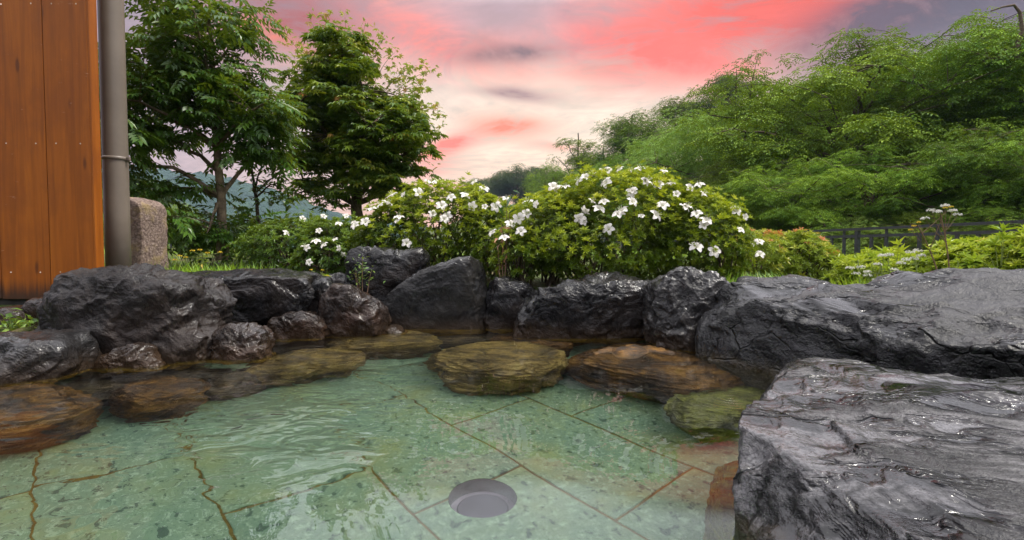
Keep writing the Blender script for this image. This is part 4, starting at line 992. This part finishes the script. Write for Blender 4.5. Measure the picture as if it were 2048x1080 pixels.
azalea('leafy_shrub', 'yellow-green leafy shrub at the right picture edge behind the long boulder', e_r2, (e_r2[0][0][0], 2.7, .15), 2000, 'shoot', .043, 'leaf_bright', 36, (), rmix=(.5, 1.0), stems=34)

# ------------------------------------------------------------------ woods on the hillside
def variant(seed, H, W, kind):
    r_ = np.random.RandomState(seed)
    if kind == 'spread':
        env = [((r_.uniform(-.1, .1) * W, r_.uniform(-.1, .1) * W, .62 * H), np.array([.40 * W, .40 * W, .24 * H])), ((.2 * W, 0, .80 * H), np.array([.2 * W, .22 * W, .17 * H])), ((-.22 * W, .05 * W, .70 * H), np.array([.22 * W, .22 * W, .16 * H])), ((-.3 * W, -.1 * W, .40 * H), np.array([.2 * W, .2 * W, .14 * H])), ((.3 * W, -.12 * W, .42 * H), np.array([.2 * W, .2 * W, .16 * H])), ((0, -.3 * W, .40 * H), np.array([.26 * W, .16 * W, .16 * H])), ((.05 * W, 0, .92 * H), np.array([.09 * W, .1 * W, .10 * H]))]
        tk = [(0, 0, -.3), (.02 * W, 0, .14 * H), (-.02 * W, 0, .3 * H), (.05 * W, 0, .5 * H), (.02 * W, 0, .8 * H)]
        wd, lv = tree_parts(seed, tk, .030 * H, env, 135, 22, 84, .092 * W, 'spray', .215, .42, .36, 7, .12, .011, droop=.35)
        env2 = [((e[0][0], e[0][1], e[0][2] + .03 * H), e[1] * 1.10) for e in env[:3]] + [env[6]]
        w2, l2 = tree_parts(seed + 1, tk, .01 * H, env2, 60, 10, 22, .035 * W, 'spray', .20, .9, .06, 4, .4, .007, droop=.1)
        return cat_np([wd, w2]), (np.concatenate([lv[0], l2[0]]), np.concatenate([lv[1], l2[1] + len(lv[0])]), np.r_[lv[2], l2[2]])
    if kind == 'round':
        env = [((0, 0, .66 * H), np.array([.42 * W, .42 * W, .26 * H])), ((.12 * W, 0, .84 * H), np.array([.26 * W, .26 * W, .15 * H])), ((-.2 * W, 0, .55 * H), np.array([.28 * W, .28 * W, .18 * H])), ((.25 * W, 0, .52 * H), np.array([.25 * W, .28 * W, .16 * H]))]
        tk = [(0, 0, -.3), (0, 0, .2 * H), (.03 * W, 0, .5 * H), (0, 0, .9 * H)]
        return tree_parts(seed, tk, .02 * H, env, 110, 14, 60, .14 * W, 'spray', .036 * H, .55, .36, 6, .25, .012, droop=.3)
    if kind == 'slim':
        env = [((0, 0, .72 * H), np.array([.34 * W, .34 * W, .26 * H])), ((.1 * W, 0, .5 * H), np.array([.45 * W, .4 * W, .14 * H]))]
        tk = [(0, 0, -.3), (0, 0, .3 * H), (.02 * W, 0, .6 * H), (0, 0, .95 * H)]
        return tree_parts(seed, tk, .014 * H, env, 90, 12, 18, .13 * W, 'spray', .036 * H, .5, .6, 5, .25, .010, droop=.3)
    env = [((0, 0, .55 * H), np.array([.48 * W, .48 * W, .40 * H])), ((.25 * W, 0, .35 * H), np.array([.3 * W, .3 * W, .28 * H])), ((-.25 * W, 0, .35 * H), np.array([.3 * W, .3 * W, .28 * H]))]
    tk = [(0, 0, -.3), (0, 0, .2 * H), (.02 * W, 0, .8 * H)]
    return tree_parts(seed, tk, .02 * H, env, 130, 12, 66, .115 * W, 'spray', .042 * H, .55, .36, 5, .08, .008, droop=.35)
VARS = {}
for key, seed, H, W, kind in (('spread1', 61, 6, 7, 'spread'), ('spread2', 62, 6, 7, 'spread'), ('spread3', 66, 6, 7, 'spread'), ('round1', 63, 7, 5, 'round'), ('round2', 67, 7, 5, 'round'), ('slim', 64, 7, 3, 'slim'), ('bushy', 65, 4, 4.6, 'bushy')):
    wd, lv = variant(seed, H, W, kind)
    VARS[key] = (H, W, mesh_np('trunk', wd[0], wd[1], True, [MAT['bark']]), mesh_np('crown', lv[0], lv[1], False, [MAT['leaf_hill']], {'rnd': lv[2]}))
def place(var, px, top, Y, wpx, lm, label, rot=0.0, group=None, name='tree'):
    H, W, tm, cm = VARS[var]
    X = (px - 1024) / FPX * Y; z0 = float(terrain(np.array([X]), np.array([Y]))[0])
    zt = P(px, top, Y)[2]; sz = (zt - z0) / H; sx = wpx / FPX * Y / W
    if sz < .75 * sx: sz = .75 * sx; z0 = zt - H * sz
    if sz > 1.6 * sx: sx = sz / 1.6
    o = obj(name, None, label=label, cat='tree', group=group, loc=(X, Y, z0)); o.scale = (sx, sx, sz); o.rotation_euler[2] = rot
    obj('trunk', tm, o); c_ = obj('crown', cm, o)
    c_.material_slots[0].link = 'OBJECT'; c_.material_slots[0].material = MAT[lm]
    return o
place('spread1', 1680, 62, 14.5, 620, 'leaf_hill', 'wide-spreading tree with dark forked boughs, tallest above the middle of the right railing', 0, name='spreading_tree')
place('spread2', 1950, 48, 13, 520, 'leaf_hill', 'tall leafy tree at the right, its loose top second from the picture edge', 1.1, name='spreading_tree')
tr_ = place('spread3', 2110, 0, 11, 420, 'leaf_hill', 'tree cut by the right picture edge with a bare dead branch at its top', 2.0, name='spreading_tree')
place('bushy', 1420, 205, 19, 330, 'leaf_hill_pale', 'pale grey-green bushy tree right of the big domed azalea', .4, name='bushy_tree')
place('round1', 1450, 140, 36, 175, 'leaf_far', 'dark bluish rounded tree on the skyline above the pale bushy tree', .3, name='round_tree')
place('round2', 1262, 212, 36, 165, 'leaf_hill', 'bright green round tree, leftmost big crown of the hill skyline', 1.3, name='round_tree')
place('round1', 1365, 192, 37, 150, 'leaf_hill', 'dark green open tree on the skyline between two round crowns', 2.3, name='round_tree')
place('slim', 1155, 255, 34, 125, 'leaf_hill', 'slim airy tree standing alone at the left end of the wooded slope', .3, name='slim_tree')
place('bushy', 1325, 258, 27, 160, 'leaf_hill_pale', 'pale bush-like tree below the skyline trees above the domed azalea', 1.4, name='bushy_tree')
place('bushy', 1205, 318, 33, 200, 'leaf_hill_pale', 'low yellow-green mound of foliage above the left shoulder of the domed azalea', 2.4, name='bushy_tree')
place('round2', 1205, 280, 38, 150, 'leaf_hill', 'rounded green tree between the slim tree and the leftmost big skyline crown', .7, name='round_tree')
place('bushy', 1105, 322, 46, 130, 'leaf_hill', 'low green tree left of the slim tree, next to the dark far clump', 1.2, name='bushy_tree')
place('bushy', 1250, 300, 30, 170, 'leaf_hill', 'mid-green bushy tree just above the crest of the domed azalea', 2.9, name='bushy_tree')
G = 'trees of the wood behind the railing'
LB = ['broad crown on the slope between the pale bushy tree and the tall forked tree', 'tall crown in the dip between the two highest loose treetops', 'leafy crown left of the tall loose-topped tree, partly behind it', "pale rounded tree left of the forked tree's lower boughs", "low bushy tree just behind the railing's far end", 'low tree behind the middle of the right railing, under the forked tree', 'bushy tree behind the railing, below the tall loose-topped tree', "low bush-like tree between the domed azalea's right shoulder and the railing end", 'pale bushy tree at the right picture edge, low behind the railing', 'bushy tree rising directly behind the right shoulder of the domed azalea', 'tree seen just over the top of the domed azalea', 'green crown on the skyline left of the tall forked tree', 'crown on the skyline directly behind the tall forked tree', 'pale low tree at the left foot of the wooded slope beside the slim tree', 'skyline crown behind the tall loose-topped tree', 'tree beyond the right picture edge reaching in behind the dead branch', 'tree in the shaded middle of the wood, below the tall forked tree', 'tree in the shaded middle of the wood, between the two tallest trees', 'pale tree in the middle of the wood, below the loose treetop', 'low spreading tree behind the far end of the railing', 'low spreading tree behind the middle of the railing', 'low spreading tree behind the right end of the railing', "low spreading tree right behind the pale bushy tree's foot", 'small tree against the railing under the forked tree', 'small tree against the railing left of the tall wildflower', 'small tree against the railing right of the tall wildflower', 'small tree behind the reddish azalea', 'low spreading tree cut by the right picture edge above the railing']
for i, (v_, px, top, Y, wpx) in enumerate([('spread2', 1545, 185, 20, 330), ('spread3', 1800, 105, 19, 360), ('spread1', 1860, 190, 14.5, 330), ('bushy', 1520, 330, 15.5, 280), ('bushy', 1600, 395, 11.5, 250), ('bushy', 1740, 372, 11.5, 280), ('bushy', 1880, 345, 10.8, 280), ('bushy', 1470, 395, 13, 220), ('bushy', 2020, 330, 10, 280), ('bushy', 1370, 360, 17, 240), ('bushy', 1290, 345, 22, 220), ('round2', 1600, 150, 26, 260), ('round1', 1720, 130, 28, 300), ('bushy', 1130, 352, 30, 160), ('round2', 1960, 100, 22, 360), ('spread2', 2180, 60, 15, 420), ('bushy', 1650, 300, 17, 300), ('bushy', 1790, 270, 17, 300), ('bushy', 1930, 240, 16, 320), ('spread3', 1560, 310, 11.5, 360), ('spread1', 1760, 290, 10.6, 380), ('spread2', 1960, 270, 9.8, 400), ('spread1', 1420, 330, 14, 300), ('bushy', 1680, 420, 10, 240), ('bushy', 1840, 410, 9.4, 240), ('bushy', 1980, 400, 8.8, 260), ('bushy', 1540, 430, 11, 200), ('spread3', 2150, 230, 9, 400)]):
    place(v_, px, top, Y, wpx, 'leaf_hill_pale' if i % 5 == 3 else 'leaf_hill', LB[i], i * 1.37, G, 'wood_tree')
for i, (px, top, wpx) in enumerate([(1032, 324, 85), (1072, 330, 75), (990, 344, 80), (958, 356, 70), (1010, 340, 80), (1105, 338, 80), (930, 366, 60), (1050, 350, 90)]):
    place('round1' if i % 2 else 'round2', px, top, 95 + 3 * (i % 3), wpx, 'leaf_far', 'dark distant tree of the clump on the far hill left of the wooded slope', i * 1.1, 'dark trees on the far hill', 'distant_tree')
for i, (px, top, Y, wpx) in enumerate([(345, 385, 32, 190), (250, 335, 40, 220), (285, 425, 26, 180), (170, 340, 40, 200), (425, 440, 36, 150), (520, 462, 34, 160)]):
    place('bushy' if i % 2 == 0 else 'round1', px, top, Y, wpx, 'leaf_hill_pale', 'yellow-green tree in the valley glimpsed between downpipe and sapling', i * 1.9, 'valley trees behind the granite post', 'valley_tree')
# bare dead branch on the rightmost tree
r_ = np.random.RandomState(3); o_ = np.array(tr_.location); 
def local(p_): return (np.array(p_) - o_) / np.array(tr_.scale)
pts = [P(x_, y_, 10.6) for x_, y_ in ((2034, 120), (2036, 85), (2044, 60), (2040, 25), (2028, 10), (2005, 14), (1982, 22))]
w1 = tube_np(pts, np.linspace(.05, .012, 7), 6)
w2 = tube_np([P(x_, y_, 10.6) for x_, y_ in ((2036, 88), (2050, 70), (2068, 62))], [.03, .02, .01], 5)
wv_, wf_ = cat_np([w1, w2]); bo = obj('bare_branch', mesh_np('bare_branch', wv_ , wf_, True, [MAT['bark']]), tr_)
bpy.context.view_layer.update(); bo.matrix_parent_inverse = tr_.matrix_world.inverted()

# ------------------------------------------------------------------ grass and weeds
def blades(seed, n_, xy, Lr, Wd, lean=.8, up=1.0):
    r_ = np.random.RandomState(seed)
    b = np.stack([xy[:, 0], xy[:, 1], terrain(xy[:, 0], xy[:, 1]) - .01], 1)
    a = r_.uniform(0, 2 * np.pi, n_); hd = np.stack([np.cos(a), np.sin(a), np.zeros(n_)], 1); L_ = r_.uniform(*Lr, n_); ln = r_.uniform(.2, 1, n_) * lean
    sd_ = np.stack([-np.sin(a), np.cos(a), np.zeros(n_)], 1)
    V = []
    for k in range(5):
        t_ = k / 4
        c_ = b + hd * (L_ * ln * t_ ** 1.7)[:, None] + np.array([0, 0, 1.]) * (L_ * up * (t_ - .45 * ln * t_ ** 2.4))[:, None]
        wdt = Wd * (1 - t_) ** .6 * .5 + .0003
        V += [c_ - sd_ * wdt, c_ + sd_ * wdt]
    V = np.stack(V, 1)
    f_ = np.array([(2 * k, 2 * k + 1, 2 * k + 3, 2 * k + 2) for k in range(4)])
    F = f_[None] + (np.arange(n_) * 10)[:, None, None]
    return V.reshape(-1, 3), F.reshape(-1, 4), np.repeat(r_.uniform(0, 1, n_), 10)
def band(seed, n_, p0, p1, p2, p3, tuft=0, sp=.03):
    r_ = np.random.RandomState(seed); u = r_.uniform(size=(n_, 1)); v_ = r_.uniform(size=(n_, 1))
    if tuft:
        cu = r_.uniform(size=(tuft, 1)); cw_ = r_.uniform(size=(tuft, 1)); k = r_.randint(tuft, size=n_); u = cu[k]; v_ = cw_[k]
    A, B, C, D = [np.array(q) for q in (p0, p1, p2, p3)]
    q = (A * (1 - u) + B * u) * (1 - v_) + (D * (1 - u) + C * u) * v_
    return q + r_.normal(0, sp, q.shape)
v_, f_, r1 = blades(1, 1100, band(1, 1100, (-2.35, 3.25), (-1.62, 3.2), (-1.7, 3.9), (-2.6, 3.9), 34, .02), (.10, .22), .0075, 1.0)
obj('grass_tuft', mesh_np('grass', v_, f_, False, [MAT['grass_blade']], {'rnd': r1}), kind='stuff', label='bright arching grass behind the long flat boulder', cat='grass')
v_, f_, r1 = blades(2, 2600, np.concatenate([band(2, 1300, (1.0, 2.5), (1.9, 2.15), (2.6, 2.8), (1.2, 3.4)), band(3, 1300, (1.5, 2.2), (2.6, 1.7), (3.2, 2.5), (1.9, 2.9), 80, .025)]), (.06, .17), .0045, .8)
obj('bank_grass', mesh_np('grass', v_, f_, False, [MAT['grass_blade']], {'rnd': r1}), kind='stuff', label='thin green grass along the back of the long boulder', cat='grass')
r_ = np.random.RandomState(8); xy = np.stack([r_.uniform(-5, 5, 9000), r_.uniform(3.3, 9, 9000)], 1)
xy = xy[(np.abs(xy[:, 0] - .1) > 1.9) | (xy[:, 1] > 5)]
v_, f_, r1 = blades(3, len(xy), xy, (.05, .13), .006, .8)
obj('lawn_grass', mesh_np('grass', v_, f_, False, [MAT['grass_blade']], {'rnd': r1}), kind='stuff', label='short grass over the garden ground behind the shrubs', cat='grass')

def leafy_patch(name, label, cat, pts, tpl, size, lm, seed, up=.8, nst=30, stm='stem_green'):
    r_ = np.random.RandomState(seed); pts = np.asarray(pts, float); b = pts.mean(0); b[2] = pts[:, 2].min()
    lv = scatter(tpl, pts, np.array([0, 0, up]) + r_.normal(0, .4, pts.shape), r_.normal(size=pts.shape), size * r_.uniform(.6, 1.2, len(pts)), r_.uniform(0, 1, len(pts)))
    o = obj(name, None, label=label, cat=cat, loc=b)
    obj('leaves', mesh_np('leaves', lv[0] - b, lv[1], False, [MAT[lm]], {'rnd': lv[2]}), o)
    st = []
    for p_ in pts[:: max(1, len(pts) // nst)]:
        s0 = np.array([p_[0] * .5 + b[0] * .5, p_[1] * .5 + b[1] * .5, b[2] - .03]); st.append(tube_np(bez(s0, (s0 + p_) / 2 + np.array([0, 0, .02]), p_, 5), np.linspace(.003, .0012, 5), 4))
    wv_, wf_ = cat_np(st); obj('stems', mesh_np('stems', wv_ - b, wf_, True, [MAT[stm]]), o)
    return o
def cloudpx(seed, n_, cx_, cy_, rx, ry, Y, dy):
    r_ = np.random.RandomState(seed); return [P(cx_ + r_.normal() * rx, cy_ + r_.normal() * ry, Y + r_.uniform(-dy, dy)) for _ in range(n_)]
leafy_patch('ground_plant', 'low dark green plants under the wooden wall at the left picture edge', 'plant', cloudpx(1, 150, 30, 652, 34, 14, 2.25, .12), 'single', .045, 'leaf_azalea_dark', 1)
leafy_patch('creeper', 'small creeper hanging over the dark boulder behind the triangular one', 'plant', cloudpx(2, 90, 722, 548, 12, 16, 3.0, .03), 'single', .03, 'leaf_azalea_dark', 2, nst=5, stm='stem_brown')
leafy_patch('glossy_seedling', 'dark glossy narrow-leaved sprig between the two largest azaleas', 'plant', [P(1003 + 7 * math.sin(k) + k * 1.2, 470 - k * 6, 3.2) for k in range(16)], 'lance', .085, 'leaf_glossy', 3, .3, nst=4, stm='stem_brown')
leafy_patch('withered_branch', 'withered brown leaves hanging between the two largest azaleas', 'dead leaves', [P(1005 + 11 * math.sin(k * 2.1), 455 + k * 4.2, 3.05) for k in range(22)], 'lance', .07, 'leaf_dead', 4, .2, nst=5, stm='stem_brown')
leafy_patch('tall_shoots', 'upright bright green shoots rising from the shrub at the right picture edge', 'plant', [P(x_, y_, 2.5) for x_, y_ in ((2005, 462), (2008, 480), (1990, 490), (2020, 500), (2040, 490), (1975, 510), (2035, 520), (1950, 520))], 'shoot', .058, 'leaf_bright', 5)
leafy_patch('tall_shoots', 'upright bright green shoots of the shrub before the railing bars', 'plant', [P(x_, y_, 3.0) for x_, y_ in ((1735, 502), (1745, 515), (1765, 505), (1798, 490), (1802, 505), (1720, 525), (1850, 560), (1830, 575))], 'shoot', .062, 'leaf_bright', 6)
leafy_patch('valley_shrub', 'dark leafy undergrowth at the foot of the tall pinnate tree', 'plant', cloudpx(7, 260, 400, 470, 75, 20, 4.7, .3), 'pinnate', .16, 'leaf_pinnate', 7)
leafy_patch('bank_shrub', 'dark green undergrowth below the maple trunk', 'plant', cloudpx(8, 260, 620, 462, 90, 18, 5.6, .4), 'single', .09, 'leaf_azalea_dark', 8)

def umbel(name, label, base, top, heads, hm, seed, hs=.018, stemm='stem_brown', leafs=4):
    r_ = np.random.RandomState(seed); b = np.array(base, float); top = np.array(top, float)
    o = obj(name, None, label=label, cat='wildflower', loc=b)
    pp = bez(b, (b + top) / 2 + np.array([.02, 0, .03]), top, 9); st = [tube_np(pp - b, np.linspace(.004, .0022, 9), 6)]
    hv = []
    for h_ in heads:
        h_ = np.array(h_, float); k = r_.randint(5, 8); st.append(tube_np(bez(pp[k], (pp[k] + h_) / 2 + np.array([0, 0, -.01]), h_, 6) - b, np.linspace(.002, .001, 6), 4))
        # a domed head of many tiny florets
        m2 = 26; d_ = r_.normal(size=(m2, 3)); d_[:, 2] = np.abs(d_[:, 2]) * .6; d_ /= np.linalg.norm(d_, axis=1)[:, None]
        c_ = h_ - b + d_ * hs * np.array([1, 1, .55])
        fv, ff, fr = scatter('shoot', c_, d_ + r_.normal(0, .2, d_.shape), r_.normal(size=d_.shape), np.full(m2, hs * .42), r_.uniform(0, 1, m2))
        me = mesh_np('flower_head', fv, ff, False, [MAT[hm]]); obj('flower_head', me, o)
    wv_, wf_ = cat_np(st); obj('stem', mesh_np('stem', wv_, wf_, True, [MAT[stemm]]), o)
    if leafs:
        tt = r_.uniform(.1, .8, leafs * 3); q = np.stack([np.interp(tt, np.linspace(0, 1, 9), pp[:, k]) for k in range(3)], 1)
        lv = scatter('lance', q, np.array([0, 0, 1.]) + r_.normal(0, .3, q.shape), r_.normal(size=q.shape), r_.uniform(.03, .06, len(q)), r_.uniform(0, 1, len(q)))
        obj('leaves', mesh_np('leaves', lv[0] - b, lv[1], False, [MAT['leaf_bright']], {'rnd': lv[2]}), o)
    return o
umbel('tall_wildflower', 'tall thin-stemmed wildflower with loose white heads rising above the railing', P(1902, 600, 2.55), P(1880, 425, 2.55), [P(x_, y_, 2.55) for x_, y_ in ((1875, 424), (1862, 421), (1905, 422), (1850, 438), (1915, 430), (1890, 412))], 'weed_white', 1, .016)
umbel('tall_wildflower', 'small yellow heads on a thin stem crossing the top rail', P(1890, 600, 2.56), P(1835, 450, 2.56), [P(x_, y_, 2.56) for x_, y_ in ((1828, 452), (1838, 445), (1822, 460), (1890, 416), (1902, 414))], 'weed_yellow', 2, .009)
for i, (bx, hs_) in enumerate([(1830, [(1820, 505), (1835, 502), (1812, 520), (1842, 512), (1802, 527), (1828, 518)]), (1775, [(1765, 512), (1778, 510), (1755, 530), (1788, 540), (1735, 545)]), (1715, [(1700, 537), (1722, 535), (1735, 552), (1712, 548)]), (1760, [(1752, 560), (1770, 562), (1738, 575), (1790, 558)]), (1915, [(1915, 542), (1925, 545), (1905, 552), (1930, 560)])]):
    umbel('white_wildflower', ['cluster of white fluffy wildflowers before the rightmost bare railing bars', 'white fluffy wildflowers at the left of the bright shrub top', 'white wildflowers in the gap right of the reddish azalea', 'low white wildflowers just behind the rim of the long boulder', 'white wildflowers at the foot of the shrub by the right picture edge'][i], P(bx, 600, 2.6), P(bx, 520, 2.6), [P(x_, y_, 2.6) for x_, y_ in hs_], 'weed_white', 10 + i, .017, 'stem_green')
umbel('yellow_wildflower', 'small yellow wildflowers in the grass behind the long flat boulder', P(400, 540, 3.3), P(405, 505, 3.3), [P(x_, y_, 3.3) for x_, y_ in ((385, 502), (400, 500), (415, 506), (350, 520), (360, 512), (440, 505), (372, 515))], 'weed_yellow', 21, .012, 'stem_green')
umbel('yellow_wildflower', 'tiny yellow wildflowers beside the small flat grey rock', P(645, 570, 3.1), P(640, 545, 3.1), [P(x_, y_, 3.1) for x_, y_ in ((630, 548), (645, 540), (655, 552), (622, 540))], 'weed_yellow', 22, .008, 'stem_green')

# ------------------------------------------------------------------ hazy air over the valley
m_ = bpy.data.materials.new('haze'); m_.use_nodes = True; t = NT(m_.node_tree)
pv = t.n('ShaderNodeVolumePrincipled'); t.put(pv.inputs['Color'], (.62, .80, 1.0)); pv.inputs['Density'].default_value = HAZE; pv.inputs['Anisotropy'].default_value = 0.0
t.t.links.new(pv.outputs[0], t.n('ShaderNodeOutputMaterial').inputs['Volume'])
mb = MB(); mb.box((min(xs[0], -760) - 20, ys[0] - 20, -34), (max(xs[-1], 760) + 20, max(ys[-1], 740) + 20, 104)); obj('haze', mb.mesh('haze', m_), kind='stuff', label='thin bluish haze filling the valley air', cat='haze')
